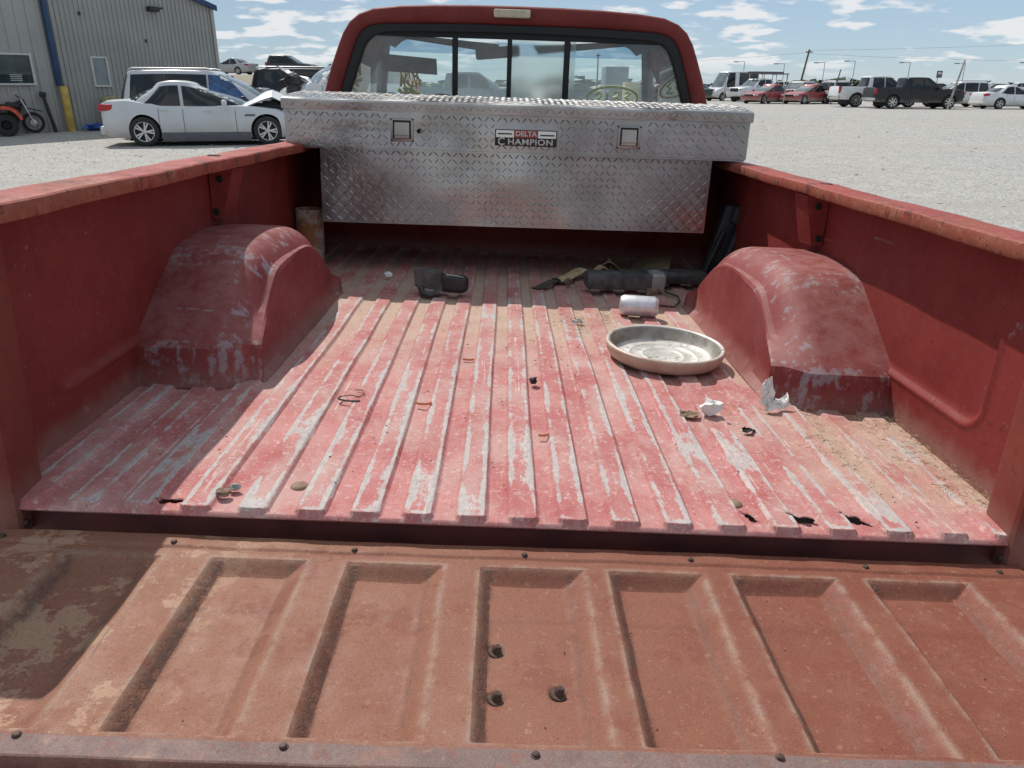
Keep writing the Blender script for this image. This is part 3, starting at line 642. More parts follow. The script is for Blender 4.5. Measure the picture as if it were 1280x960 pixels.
# tailgate
POCK = [(-.690, -.545), (-.467, -.325), (-.262, -.119), (-.060, .096), (.136, .278), (.326, .484), (.536, .692)]
DIMP = [(-.034, -.237), (-.033, -.323), (.045, -.311)]
def tailgate():
    xs = np.unique(np.round(np.concatenate([np.linspace(-.812, .812, 330)] + [np.linspace(a - .02, a + .03, 18) for q in POCK for a in q]), 4))
    ys = np.unique(np.round(np.concatenate([np.linspace(-.53, -.006, 150), np.linspace(-.46, -.40, 30), np.linspace(-.10, -.03, 30)]), 4))
    X, Y = np.meshgrid(xs, ys); Z = np.full_like(X, -.036); E = np.zeros_like(X); Cr = np.zeros_like(X)
    def lc(a, b, x): t = np.clip((x - a) / (b - a), 0, 1); return .75 * t + .25 * t * t * (3 - 2 * t)
    for (a, b) in POCK:
        a2 = a + .0005 * np.sin(Y * 40 + a * 30); b2 = b + .0005 * np.sin(Y * 33 + b * 20)
        mk = np.minimum(np.minimum(lc(a2 - .002, a2 + .016, X), 1 - lc(b2 - .028, b2 + .004, X)), np.minimum(1 - lc(-.094, -.071, Y), lc(-.413, -.400, Y)))
        Cr = np.maximum(Cr, (np.exp(-((X - a2 - .010) / .007) ** 2) + .5 * np.exp(-((X - b2 + .022) / .006) ** 2)) * (Y < -.075) * (Y > -.408))
        Z -= .0195 * mk
        Z -= .0016 * mk * (1 - sm(-.178, -.170, Y))
        e = np.exp(-((X - a2 + .002) / .006) ** 2) + np.exp(-((X - b2 - .003) / .006) ** 2)
        e *= (Y < -.066) & (Y > -.415)
        e2 = (np.exp(-((Y + .069) / .005) ** 2) + 1.2 * np.exp(-((Y + .411) / .004) ** 2)) * ((X > a) & (X < b))
        E = np.maximum(E, np.maximum(e, e2))
    Z -= .0035 * np.exp(-((Y + .047) / .004) ** 2)
    Z += .003 * (1 - sm(-.424, -.418, Y)) - .024 * (1 - sm(-.463, -.450, Y)) - .006 * (1 - sm(-.50, -.47, Y))
    Z -= .012 * sm(-.012, -.006, Y)
    Z += .0015 * np.sin(X * 7) * np.sin(Y * 12 + 1) + .0007 * np.sin(X * 37 + Y * 21) * np.sin(Y * 43)
    for (dx, dy) in DIMP:
        d = np.hypot(X - dx, Y - dy); Z -= .006 * (1 - sm(.006, .015, d)); Cr = np.maximum(Cr, 1.3 * np.exp(-(d / .011) ** 2))  # mask also darkens the dimples around the bolts
    rim = (1 - sm(-.425, -.416, Y)) * sm(-.456, -.448, Y); low = 1 - sm(-.458, -.449, Y)
    mb = MB(); ny, nx = X.shape
    mb.add(np.stack([X, Y, Z], -1).reshape(-1, 3).tolist(), [(j * nx + i, j * nx + i + 1, (j + 1) * nx + i + 1, (j + 1) * nx + i) for j in range(ny - 1) for i in range(nx - 1)])
    mb.at = dict(crust_dark=np.clip(Cr, 0, 1).ravel(), edge=np.clip(E, 0, 1).ravel(), rim=rim.ravel(), low=low.ravel())
    tg = tp('tailgate', mb, 'tailgate', 25, fix=False); tg['label'] = 'lowered tailgate with salmon primer and pressed pockets'
    # outer skin below
    o = MB().box((0, -.27, -.095), (1.61, .50, .05), None, .012); link('outer_skin', o.mesh('tailgate_skin', 'cab', 40), tg)
    hexm = MB().lathe([(0, .0048), (.0042, .0045), (.0058, .003), (.006, 0), (.0075, -.0005), (.008, -.002)], 10).mesh('bolt', 'bolt', 40)
    for k, (x, y) in enumerate([(-.823 + .02, -.035), (-.539, -.036), (-.259, -.037), (.007, -.037), (.270, -.034), (.55, -.034), (.766, -.034), (-.548, -.426), (-.262, -.429), (.011, -.431), (.28, -.426), (.562, -.428)]):
        i = np.argmin(np.abs(xs - x)); j = np.argmin(np.abs(ys - y)); b = link('bolt', hexm, tg, T3(x, y, Z[j, i] + .0005) @ Matrix.Scale(.74, 4) @ Rz(k) @ Matrix.Rotation(.2 * math.sin(k * 3), 4, 'X'))
    h = MB().lathe([(0, .0002), (.0042, .0002)], 12, c=(.186, -.440, -.0325)); link('bolt_hole', h.mesh('bolt_hole', 'dark'), tg)
    bm2 = MB().lathe([(0, .008), (.003, .008), (.0045, .006), (.005, .0), (.0085, -.0005), (.009, -.003)], 12).mesh('latch_bolt', 'bolt', 40)
    for x, y in DIMP: link('latch_bolt', bm2, tg, T3(x, y, -.0575) @ Matrix.Scale(1.25, 4) @ Matrix.Rotation(.25, 4, 'Y'))
    for s in (-1, 1):      # hinge stubs
        q = MB().tube([(s * .785, .004, -.034), (s * .83, .004, -.034)], .006, 10); link('hinge', q.mesh('hinge', 'bolt', 40), tg)
    strip = MB().box((0, -.522, -.060), (1.60, .02, .012), None, .003); link('edge_strip', strip.mesh('edge_strip', 'chrome', 40), tg)
tailgate()

# ---------------------------------------------------------------- cab
TILT = Matrix.Rotation(-0.0139, 4, 'Y')
CABM = OFF @ TILT
CY = 2.45
OUT_H = [(.845, .30), (.845, .56), (.832, .645), (.80, .745), (.768, .825), (.742, .885), (.712, .930), (.672, .962), (.61, .985), (.50, .998), (.35, 1.006), (.18, 1.010), (0, 1.011)]
def mirror(h): return [(-x, z) for x, z in h] + [(x, z) for x, z in reversed(h[:-1])]
def shrink(h, dx, dz): return [(x * (1 - dx / .8) if z > .5 else x - dx, z - dz * max(0, (z - .5) / .5)) for x, z in h]
OPEN_H = [(.80, .52), (.757, .56), (.748, .62), (.722, .70), (.694, .78), (.668, .845), (.650, .875), (.622, .897), (.575, .909), (.50, .913), (.35, .917), (.18, .920), (0, .921)]
cab = tp('cab', MB().box((0, 3.1, -.2), (1.66, 1.25, .55), None, .03), 'cab', 40); cab.matrix_basis = CABM
cab['label'] = 'dark red cab with rounded roof'
O = mirror(OUT_H); I = mirror([(x + .012, z + .014) for x, z in OPEN_H])
mb = MB(); R_ = [(1.0, -.004, .0), (.992, -.016, .0), (.975, -.020, .0)]
rows = []
for f_, y_, _ in [(0, .06, 0), (0, .02, 0), (.06, .004, 0), (.2, -.002, 0), (.55, -.003, 0), (.85, .002, 0), (1.0, .012, 0), (1.0, .05, 0)]:
    rows.append([(a[0] * (1 - f_) + b[0] * f_, CY + y_, a[1] * (1 - f_) + b[1] * f_) for a, b in zip(O, I)])
mb.grid(rows); mb.at['edge'] = [0.0] * len(mb.v)
link('rear_panel', mb.mesh('rear_panel', 'cab', 50), cab)
# roof skin
def roofprof(y):
    t = (y - CY - .06) / .95
    return [(x * (1 - .02 * t) if z > .8 else x, z + .018 * math.sin(min(1, max(0, t)) * 3.0) * max(0, (z - .9) / .11)) for x, z in OUT_H if z > .63]
mb = MB(); mb.grid([[(x, y, z) for x, z in mirror(roofprof(y))] for y in np.linspace(CY + .058, 3.50, 14)]); mb.at['edge'] = [0.0] * len(mb.v)
roof = link('roof', mb.mesh('roof', 'cab', 50), cab)
mb = MB(); mb.grid([[(x * .955, y, z - .035) for x, z in mirror([q for q in roofprof(y) if q[1] > .90])] for y in np.linspace(CY + .07, 3.52, 8)]); link('headliner', mb.mesh('headliner', 'headliner', 50), roof)
# cut the door window openings: the roof shell above the belt carries only pillars, so the sides are built as frames
# gasket, window frame and panes
G0 = mirror([(x + .014, z + .016) for x, z in OPEN_H]); G1 = mirror([(x - .016, z - .014) if z > .6 else (x - .016, z) for x, z in OPEN_H])
mb = MB(); mb.grid([[(a[0], CY + .008, a[1]) for a in G0], [(a[0] * .99, CY - .004, a[1] - .004 * (a[1] > .8)) for a in G0], [(b[0] * 1.005, CY - .002, b[1]) for b in G1], [(b[0], CY + .03, b[1]) for b in G1]])
rw_ = link('rear_window', mb.mesh('window_gasket', 'rubber', 50), cab)
for x, w_ in ((-.268, .024), (-.036, .020), (.209, .026)):
    link('slider_bar', MB().box((x, CY + .022, .73), (w_, .02, .40), None, .004).mesh('slider_bar', 'rubber', 40), rw_)
link('slider_bar', MB().box((0, CY + .022, .897), (1.20, .018, .030), None, .004).mesh('top_channel', 'rubber', 40), rw_)
def pane(x0, x1, y, mat, name='pane'):
    n = 12; top = [(x, np.interp(abs(x), [0, .5, .575, .622, .65, .668, .694, .72, .75], [.912, .905, .90, .89, .87, .84, .78, .70, .62])) for x in np.linspace(x0, x1, n)]
    b = MB(); b.plate([(x0, .53)] + [(x, float(z) - .0) for x, z in top] + [(x1, .53)], CY + y, CY + y + .004); link(name, b.mesh(name, mat, None), rw_)
pane(-.735, -.268, .030, 'glass_rear'); pane(-.268, -.036, .022, 'glass_rear'); pane(-.036, .209, .024, 'glass_frost'); pane(.209, .735, .032, 'glass_rear')
# pale strip on the right fixed pane edge
link('pane_edge', MB().box((.236, CY + .036, .72), (.02, .004, .36)).mesh('pane_edge', 'glass_frost'), rw_)
lamp = MB().box((-.030, CY - .012, .978), (.152, .028, .032), None, .006); link('cargo_lamp', lamp.mesh('cargo_lamp', 'lens_cream', 40), cab)
# windshield, pillars, visors
def ws(x, v):      # point on the windshield: v 0 bottom .. 1 top
    z = .50 + .44 * v; y = 3.98 - .46 * v - .10 * (x / .75) ** 2 * (1 - .2 * v); return (x, y, z)
hw = lambda v: .80 - .11 * v
mb = MB(); mb.grid([[ws(u * hw(v), v) for u in np.linspace(-1, 1, 20)] for v in np.linspace(0, .86, 10)]); sh_ = link('windshield', mb.mesh('windshield', 'glass_shield', 180), cab)
mb = MB(); mb.grid([[ws(u * hw(v), v) for u in np.linspace(-1, 1, 20)] for v in np.linspace(.86, 1.0, 4)]); link('shade_band', mb.mesh('shade_band', 'glass_band', 180), sh_)
for s in (-1, 1):
    p = [ws(s * (hw(v) + .015), v) for v in np.linspace(0, 1.0, 8)]
    mb = MB(); mb.grid([[(q[0] - s * .022, q[1] + .02, q[2]), (q[0] - s * .03, q[1] - .03, q[2]), (q[0] - s * .005, q[1] - .07, q[2]), (q[0] + s * .025, q[1] - .05, q[2]), (q[0] + s * .03, q[1] + .01, q[2]), (q[0] - s * .022, q[1] + .02, q[2])] for q in p])
    link('windshield_pillar', mb.mesh('windshield_pillar', 'cab_trim', 40), cab)
    # door: lower panel, window frame, pane
    d = link('door', MB().box((s * .835, 3.28, .22), (.05, 1.15, .70), None, .015).mesh('door', 'cab', 40), cab)
    fr = [(s * .80, 3.86, .56), (s * .765, 3.55, .86), (s * .735, 3.44, .925), (s * .725, 2.72, .925), (s * .79, 2.62, .62)]
    link('window_frame', MB().tube(fr, .018, 8).mesh('door_frame', 'cab_trim', 50), d)
    b = MB(); b.grid([[(s * .815, 3.84, .56), (s * .735, 3.46, .92)], [(s * .815, 2.64, .56), (s * .735, 2.70, .92)]]); link('pane', b.mesh('door_pane', 'glass_side'), d)
    # outside mirror
    mr_ = MB().box((s * .99, 3.62, .62), (.16, .05, .20), None, .02).tube([(s * .85, 3.66, .55), (s * .95, 3.63, .60)], .012); link('door_mirror', mr_.mesh('door_mirror', 'black_plastic', 40), d)
    # sun visor
    a = [(s * .10, 3.44, .925), (s * .70, 3.42, .965)]
    v_ = MB().hexa([(s * .12, 3.40, .882), (s * .62, 3.40, .938), (s * .62, 3.42, .938), (s * .12, 3.42, .882)], [(s * .09, 3.43, .925), (s * .66, 3.43, .965), (s * .66, 3.45, .965), (s * .09, 3.45, .925)]); link('sun_visor', v_.mesh('sun_visor', 'headliner'), cab)
link('dark_strip', MB().hexa([(-.735, 3.50, .775), (-.435, 3.52, .765), (-.435, 3.53, .765), (-.735, 3.51, .775)], [(-.735, 3.46, .862), (-.435, 3.47, .845), (-.435, 3.48, .845), (-.735, 3.47, .862)]).mesh('dark_strip', 'headliner'), cab)
m_ = MB().box((-.10, 3.44, .885), (.24, .025, .06), Matrix.Rotation(-.1, 3, 'Y'), .012); link('rear_view_mirror', m_.mesh('rear_view_mirror', 'black_plastic', 40), cab)
st_ = MB().tube([(-.40 + .20 * math.cos(t), 3.36 + .05 * math.sin(t), .495 + .185 * math.sin(t)) for t in np.linspace(0, 2 * math.pi, 32, endpoint=False)], .014, 8, closed=True); st_.v = [(a, b, c_ - .025) for a, b, c_ in st_.v]
st_.tube([(-.40, 3.45, .40), (-.40, 3.36, .49)], .02).box((-.40, 3.37, .495), (.34, .03, .04)); link('steering_wheel', st_.mesh('steering_wheel', 'black_plastic', 40), cab)
link('bench_seat', MB().box((0, 2.72, .30), (1.46, .20, .50), None, .05).box((0, 2.95, .02), (1.46, .5, .16), None, .05).mesh('bench_seat', 'headliner', 40), cab)
link('dashboard', MB().box((0, 3.78, .36), (1.5, .36, .22), None, .05).mesh('dashboard', 'headliner', 40), cab)
hood = MB(); hood.grid([[(x, y, .47 - .03 * (abs(x) / .8) ** 3 - .05 * ((y - 4.0) / 1.2) ** 2) for x in np.linspace(-.86, .86, 12)] for y in np.linspace(3.96, 5.2, 8)]); hood.at['edge'] = [0.] * len(hood.v); link('hood', hood.mesh('hood', 'cab', 40), cab)
for s in (-1, 1):
    f = MB().box((s * .87, 4.6, .10), (.10, 1.3, .62), None, .03); f.at['edge'] = [0.] * len(f.v); link('fender', f.mesh('fender', 'cab', 40), cab)
# marker writing on the windshield
def marker(strokes, mat, w_=.010):
    b = MB()
    for st in strokes:
        pts = [Vector(ws(x, (z - .50) / .44)) + Vector((0, -.006, 0)) for x, z in st]
        b.tube(pts, w_, 5)
    link('marker_writing', b.mesh('marker_writing', mat, 60), sh_)
ov = lambda cx, cz, a, b, n=26: [(cx + a * math.cos(t), cz + b * math.sin(t)) for t in np.linspace(0, 2 * math.pi, n)]
marker([ov(.575, .68, .145, .058), [(.47, .695), (.50, .71), (.515, .69), (.475, .655), (.52, .655)], [(.545, .71), (.548, .655)], [(.58, .708), (.61, .712), (.608, .688), (.585, .684), (.615, .675), (.605, .652), (.58, .656)], [(.645, .71), (.675, .705), (.650, .685), (.68, .665), (.64, .652)]], 'yellow_marker', .008)
def scr(x0, x1, z0, z1, n): return [(rnd(x0, x1), rnd(z0, z1)) for _ in range(n)]
marker([scr(-.71, -.53, .60, .69, 16), scr(-.70, -.55, .63, .70, 12)], 'yellow_marker', .011)
marker([[(-.66 + .011 * k, .705 + (.075 if k % 2 else 0) + .008 * math.sin(k * 2.1)) for k in range(11)], [(-.655, .72), (-.60, .785), (-.545, .735), (-.60, .70), (-.65, .75)]], 'orange_marker', .009)

# wheels of the truck
def wheel_mesh(r, w_, spokes=6):
    t = MB().lathe([(r * .62, -w_ * .46), (r * .80, -w_ * .5), (r * .95, -w_ * .46), (r, -w_ * .33), (r, w_ * .33), (r * .95, w_ * .46), (r * .80, w_ * .5), (r * .62, w_ * .46), (r * .60, w_ * .2), (0, w_ * .15)], 32, 'y')
    return t
t1 = wheel_mesh(.37, .24).mesh('tyre', 'tyre', 50)
for s in (-1, 1):
    for y in (1.02, 4.55):
        wl = tp('tyre', t1, None); wl.matrix_basis = OFF @ T3(s * .78, y, (.37 - .845 + .0407 * s * .78 + .0232 * y)) @ Rz(R(90) if s > 0 else R(-90)) @ Matrix.Identity(4)
        rimm = MB().lathe([(0, .06), (.06, .06), (.08, .03), (.20, .02), (.225, .09), (.235, .09)], 24, 'y'); link('rim', rimm.mesh('rim', 'steel_rim', 40), wl)
tp('chassis', MB().box((-.42, 2.4, -.22), (.09, 4.8, .16)).box((.42, 2.4, -.22), (.09, 4.8, .16)).tube([(-.75, 1.02, -.47), (.75, 1.02, -.47)], .05), 'grime')

# ---------------------------------------------------------------- tool box across the bed
def toolbox():
    Yf = 1.80; D = .50
    root = thing('toolbox', 'silver diamond plate toolbox set across the truck bed', 'toolbox', TM @ TILT @ T3(0, Yf + D / 2, .466))
    oz = T3(0, -Yf - D / 2, -.466)
    def tb(name, mb, mats, smooth=None, parent=None): return link(name, mb.mesh(name, mats, smooth), parent or root, oz if parent is None else None)
    lug = [(-1, 0, 0), (-.55, .75, .1), (.55, .75, .1), (1, 0, 0), (.55, -.75, .1), (-.55, -.75, .1), (-.6, 0, 1), (.6, 0, 1)]
    lugf = [(0, 1, 6), (1, 2, 7, 6), (2, 3, 7), (3, 4, 7), (4, 5, 6, 7), (5, 0, 6)]
    def lugs(parent, o, u, v, W, H, skip=(), mat='alu_lug'):
        o, u, v = Vector(o), Vector(u).normalized(), Vector(v).normalized(); n = u.cross(v)
        p = .0222; mb = MB(); nu = int(W / p); nv = int(H / p)
        for j in range(nv):
            for i in range(nu):
                a = (i + .5) * W / nu; b = (j + .5) * H / nv
                if any(x0 < a < x1 and y0 < b < y1 for x0, x1, y0, y1 in skip): continue
                t = R(45) if (i + j) % 2 else R(-45)
                cu = u * math.cos(t) + v * math.sin(t); cv = v * math.cos(t) - u * math.sin(t)
                c_ = o + u * a + v * b
                mb.add([c_ + cu * (q[0] * .0112) + cv * (q[1] * .0025) + n * (q[2] * .0016 - .0002) for q in lug], lugf)
        q = tb('tread_lugs', mb, mat, 60, parent); q['kind'] = 'stuff'; return q
    def panel(pts, nu=24, nv=8, amp=.0016, seed=0):      # slightly dented sheet between 4 corners
        a, b, c_, d = [Vector(p) for p in pts]; n = (b - a).cross(d - a).normalized(); rows = []
        for j in range(nv + 1):
            v = j / nv; row = []
            for i in range(nu + 1):
                u = i / nu; q = (a.lerp(b, u)).lerp(d.lerp(c_, u), v)
                k = math.sin(u * 9 + seed) * math.sin(v * 5 + seed * 2) + .6 * math.sin(u * 21 + v * 3 + seed)
                row.append(q + n * amp * k * math.sin(math.pi * u) * math.sin(math.pi * v) * 1.3)
            rows.append(row)
        return rows
    # lower bin
    hb, ht = .716, .711; zb, zr = .194, .463
    mb = MB(); mb.grid(panel([(-hb, Yf + .014, zb), (hb - .006, Yf + .014, zb), (ht, Yf + .014, zr), (-ht, Yf + .014, zr)], 30, 10, .0022, 1))
    mb.hexa([(-hb + .001, Yf + .0175, zb), (hb - .007, Yf + .0175, zb), (hb - .06, Yf + D - .01, zb), (-hb + .06, Yf + D - .01, zb)], [(-ht + .001, Yf + .0175, zr), (ht - .001, Yf + .0175, zr), (ht - .06, Yf + D - .01, zr), (-ht + .06, Yf + D - .01, zr)])
    bin_ = tb('lower_bin', mb, 'alu', 40)
    lugs(bin_, (-.705, Yf + .012, zb + .004), (1, 0, 0), (0, 0, 1), 1.41, zr - zb - .008)
    # upper tray that sits on the rails
    hs = .828; zl = .592
    mb = MB(); mb.grid(panel([(-hs, Yf, zr), (hs, Yf, zr), (hs, Yf, zl), (-hs, Yf, zl)], 30, 6, .0018, 3))
    mb.hexa([(-hs, Yf + .003, zr + .001), (hs, Yf + .003, zr + .001), (hs, Yf + D, zr + .001), (-hs, Yf + D, zr + .001)], [(-hs, Yf + .003, zl), (hs, Yf + .003, zl), (hs, Yf + D, zl), (-hs, Yf + D, zl)])
    mb.box((0, Yf + .004, zr - .003), (2 * hs - .01, .012, .005))
    tray = tb('upper_tray', mb, 'alu', 40)
    LX = (-.412, .398)
    sk = [(x + .82 - .052, x + .82 + .062, .02, .112) for x in LX] + [(.735, .975, .018, .085)]
    lugs(tray, (-.82, Yf - .002, zr + .005), (1, 0, 0), (0, 0, 1), 1.64, zl - zr - .012, sk)
    # lid with folded lip
    prof = [(Yf - .012, .590), (Yf - .014, .617), (Yf - .010, .623), (Yf + .004, .627), (Yf + .12, .640), (Yf + .25, .648), (Yf + .40, .645), (Yf + D + .005, .634), (Yf + D + .01, .600)]
    mb = MB(); mb.grid([[(x, y, z + .0012 * math.sin(x * 11)) for y, z in prof] for x in np.linspace(-.834, .834, 40)])
    n = len(prof); mb.f += [tuple(range(n)), tuple(range(39 * n, 40 * n))]; mb.mi += [0, 0]
    lid = tb('lid', mb, 'alu', 35)
    lugs(lid, (-.826, Yf - .0155, .592), (1, 0, 0), (0, 0, 1), 1.652, .027)
    lugs(lid, (-.826, Yf + .008, .6285), (1, 0, 0), (0, .115, .0128), 1.652, .112, (), 'lug_lid')
    lugs(lid, (-.826, Yf + .125, .6415), (1, 0, 0), (0, .125, .0075), 1.652, .122, (), 'lug_lid')
    lugs(lid, (-.826, Yf + .255, .6495), (1, 0, 0), (0, .15, -.003), 1.652, .145, (), 'lug_lid')
    # paddle latches
    for k, x in enumerate(LX):
        z = .528
        b = MB().box((x, Yf - .004, z), (.080, .006, .078), None, .003); la = tb('latch', b, 'latch_frame', 40)
        link('recess', MB().box((x, Yf - .0075, z + .002), (.064, .004, .062)).mesh('recess', 'dark'), la)
        p = MB().hexa([(x - .026, Yf - .013, z - .010), (x + .026, Yf - .013, z - .010), (x + .026, Yf - .004, z - .012), (x - .026, Yf - .004, z - .012)], [(x - .026, Yf - .010, z + .026), (x + .026, Yf - .010, z + .026), (x + .026, Yf - .004, z + .026), (x - .026, Yf - .004, z + .026)])
        p.box((x, Yf - .012, z - .014), (.054, .010, .008), None, .002).box((x, Yf - .009, z - .022), (.052, .004, .010))
        link('paddle', p.mesh('paddle', 'paddle', 30), la)
        for sx in (-1, 1):
            for sz in (-1, 1):
                rv = MB().lathe([(0, .0022), (.0022, .0016), (.003, 0)], 8, 'y'); link('rivet', rv.mesh('rivet', 'dark'), la, T3(x + sx * (.0385 if k == 0 else .040), Yf - .0088, z + sz * .036))
        if k == 0:
            kh = MB().lathe([(0, -.004), (.008, -.004), (.010, 0)], 16, 'y'); ko = link('key_cylinder', kh.mesh('key_cylinder', 'dark', 40), la, T3(x + .060, Yf - .003, z - .002))
            link('key_ring', MB().tube([(.0095 * math.cos(t), -.004, .0095 * math.sin(t)) for t in np.linspace(0, 6.28, 20)], .0016, 6).mesh('key_ring', 'chrome', 60), ko)
    # emblem plate
    ex, ez = .030, .514; em = tb('emblem', MB().box((ex, Yf - .004, ez), (.222, .004, .056), None, .0015), 'black_plastic', 40)
    def pl(c_, d, mat, nm): link(nm, MB().box(c_, d).mesh(nm, mat), em)
    pl((ex, Yf - .0072, ez + .013), (.214, .002, .024), 'chrome', 'upper_field')
    pl((ex - .076, Yf - .0088, ez + .013), (.050, .002, .005), 'black_plastic', 'bar'); pl((ex + .076, Yf - .0088, ez + .011), (.050, .002, .005), 'black_plastic', 'bar')
    pl((ex, Yf - .0088, ez + .014), (.086, .0016, .026), 'red_print', 'name_field')
    def txt(body, x, z, size, mat, sx=1.0, sp=1.0):
        cu = bpy.data.curves.new('text', 'FONT'); cu.body = body; cu.size = size; cu.align_x = 'CENTER'; cu.align_y = 'CENTER'; cu.extrude = .0006; cu.offset = .0006; cu.space_character = sp
        to = bpy.data.objects.new('text', cu); C.objects.link(to)
        me = bpy.data.meshes.new_from_object(to.evaluated_get(bpy.context.evaluated_depsgraph_get())); C.objects.unlink(to); bpy.data.objects.remove(to)
        me.materials.clear(); me.materials.append(MATS[mat])
        q = link('lettering', me, em, T3(x, Yf - .0100, z) @ Matrix.Rotation(R(90), 4, 'X') @ Matrix.Diagonal((sx, 1, 1, 1)))
    txt('DELTA', ex, ez + .014, .024, 'white_sign', 1.05, 1.0)
    txt('HAMPION', ex + .016, ez - .014, .028, 'white_sign', 1.22, 1.08)
    txt('C', ex - .088, ez - .014, .036, 'white_sign', 1.0)
    # end caps where lid meets rail bolts
    for s in (-1, 1):
        link('hold_down', MB().box((s * .80, Yf + .25, zr - .004), (.05, .06, .014), None, .002).mesh('hold_down', 'galv'), root, oz)
toolbox()

# ---------------------------------------------------------------- things lying in the bed
def bed_thing(name, mb, mats, smooth, x, y, z, label, cat, rot=None, group=None):
    m4 = TM @ T3(x, y, z) @ (rot or Matrix.Identity(4))
    return tag(link(name, mb.mesh(name, mats, smooth) if mb else None, None, m4), label, cat, group)
def Rx(a): return Matrix.Rotation(a, 4, 'X')
def Ry(a): return Matrix.Rotation(a, 4, 'Y')
# dish
root = bed_thing('metal_dish', None, None, None, .393, .862, .012, 'round shallow white metal pan with a tan rim beside the right wheel housing', 'pan', Rx(.03) @ Ry(.02))
a = MB().lathe([(0, .004), (.05, .004), (.055, .007), (.06, .004), (.085, .004), (.09, .008), (.095, .004), (.118, .005), (.133, .012), (.145, .039), (.148, .0425), (.1515, .043)], 56); link('inside', a.mesh('dish_inside', 'dish_in', 50), root)
a = MB().lathe([(.1515, .043), (.1555, .042), (.158, .038), (.157, .033), (.151, .016), (.144, .006), (.130, .001), (0, .0)], 56); link('outside', a.mesh('dish_outside', 'dish_out', 50), root)
# can
n = 26; prof = [(0, -.060), (.022, -.060), (.025, -.0575), (.0265, -.059), (.0275, -.058), (.032, -.050), (.033, -.046), (.033, .046), (.031, .052), (.0265, .058), (.0255, .060), (.024, .057), (0, .056)]
mb = MB().lathe(prof, n, 'x'); v2 = []
for (x, y, z) in mb.v:
    k = .0035 * math.sin(x * 60 + 1) * math.exp(-((y + .03) / .02) ** 2); v2.append((x, y + k, z))
mb.v = v2
can = bed_thing('drink_can', mb, 'can', 50, .396, 1.298, .042, 'crumpled silver drink can lying on its side behind the white pan', 'can', Rz(-.10))
link('pull_tab', MB().box((-.0585, .004, 0), (.0015, .014, .022), None, .0006).mesh('pull_tab', 'chrome'), can)
# dark mirror-like piece
root = bed_thing('plastic_housing', None, None, None, -.248, 1.475, .014, 'black plastic housing with a rounded end lying at the shadow edge', 'plastic part', Rz(-.14))
def sell(ax, ay, az, n1=.5, n2=.6, N=20, Mn=12):
    P = []
    for i in range(Mn + 1):
        ph = -math.pi / 2 + math.pi * i / Mn; row = []
        for j in range(N + 1):
            th = 2 * math.pi * j / N; f = lambda v, e: math.copysign(abs(v) ** e, v)
            row.append((ax * f(math.cos(ph), n1) * f(math.cos(th), n2), ay * f(math.cos(ph), n1) * f(math.sin(th), n2), az * f(math.sin(ph), n1)))
        P.append(row)
    return P
b = MB(); b.grid([[(x + .042, y, z + .036) for x, y, z in r] for r in sell(.052, .026, .030)]); link('shell', b.mesh('shell', 'black_plastic', 60), root)
b = MB().hexa([(-.085, -.022, .02), (.01, -.026, .012), (.01, .02, .012), (-.075, .02, .02)], [(-.092, -.016, .082), (.005, -.02, .068), (.005, .018, .068), (-.088, .018, .082)]); link('bracket', b.mesh('bracket', 'dusty_black', 30), root)
b = MB().tube([(-.07, -.01, .022), (-.055, -.035, .004), (-.02, -.04, .002), (.0, -.03, .01)], .011, 8); link('mounting_foot', b.mesh('mounting_foot', 'dusty_black', 50), root)
link('edge_strip', MB().tube([(.02, -.014, .066), (.05, -.015, .066), (.08, -.012, .060)], .0035, 6).mesh('edge_strip', 'alu'), root)  # bright tube drawn as the highlight along the shell's top edge
# dusty black beam with foil end
root = bed_thing('black_beam', None, None, None, .395, 1.63, .014, 'dusty black plastic beam with a foil-wrapped end lying behind the can', 'beam', Rz(.08))
b = MB().box((-.02, 0, .038), (.24, .075, .058), None, .010); link('bar', b.mesh('bar', 'dusty_black', 40), root)
b = MB(); b.grid([[(x + .118 + rnd(-.003, .003), y + rnd(-.003, .003), z + .040 + rnd(-.003, .003)) for x, y, z in r] for r in sell(.030, .040, .034, .45, .45, 12, 8)]); link('foil_end', b.mesh('foil_end', 'galv', 20), root)
link('stub', MB().box((.10, -.03, .006), (.045, .02, .03), None, .004).mesh('stub', 'stone_tan', 40), root)
b = MB().box((.20, .09, .035), (.24, .08, .045), Matrix.Rotation(.12, 3, 'Z'), .012); b = bed_thing('black_block', b, 'dusty_black', 40, .40, 1.66, .014, 'second black plastic block lying behind the foil-ended beam', 'plastic part')
# straps and cloth
def ribbon(pts, w_, th=.003):
    P = []; k = len(pts)
    for i, p in enumerate(pts):
        p = Vector(p); d = (Vector(pts[min(i + 1, k - 1)]) - Vector(pts[max(i - 1, 0)])); d.z = 0; d.normalize(); sd_ = Vector((-d.y, d.x, 0)) * w_ / 2
        P.append([p - sd_, p + sd_, p + sd_ + Vector((0, 0, th)), p - sd_ + Vector((0, 0, th)), p - sd_])
    m_ = MB(); m_.grid(P); return m_
def wave(x0, y0, x1, y1, n, amp, ph, z0=.01):
    return [(x0 + (x1 - x0) * t + .03 * math.sin(t * 5 + ph), y0 + (y1 - y0) * t + .04 * math.sin(t * 4 + ph), z0 + amp * abs(math.sin(t * 6 + ph)) * math.sin(t * 3.14)) for t in np.linspace(0, 1, n)]
tag(link('tan_strap', ribbon(wave(.16, 1.74, .46, 1.92, 26, .05, .4), .055).mesh('tan_strap', 'tan_strap', 60), None, TM), 'twisted tan webbing strap in the shade under the toolbox', 'strap')
tag(link('olive_cloth', ribbon(wave(.30, 1.86, .50, 1.98, 22, .06, 1.7), .09).mesh('olive_cloth', 'olive', 60), None, TM), 'crumpled olive cloth behind the tan webbing strap', 'cloth')
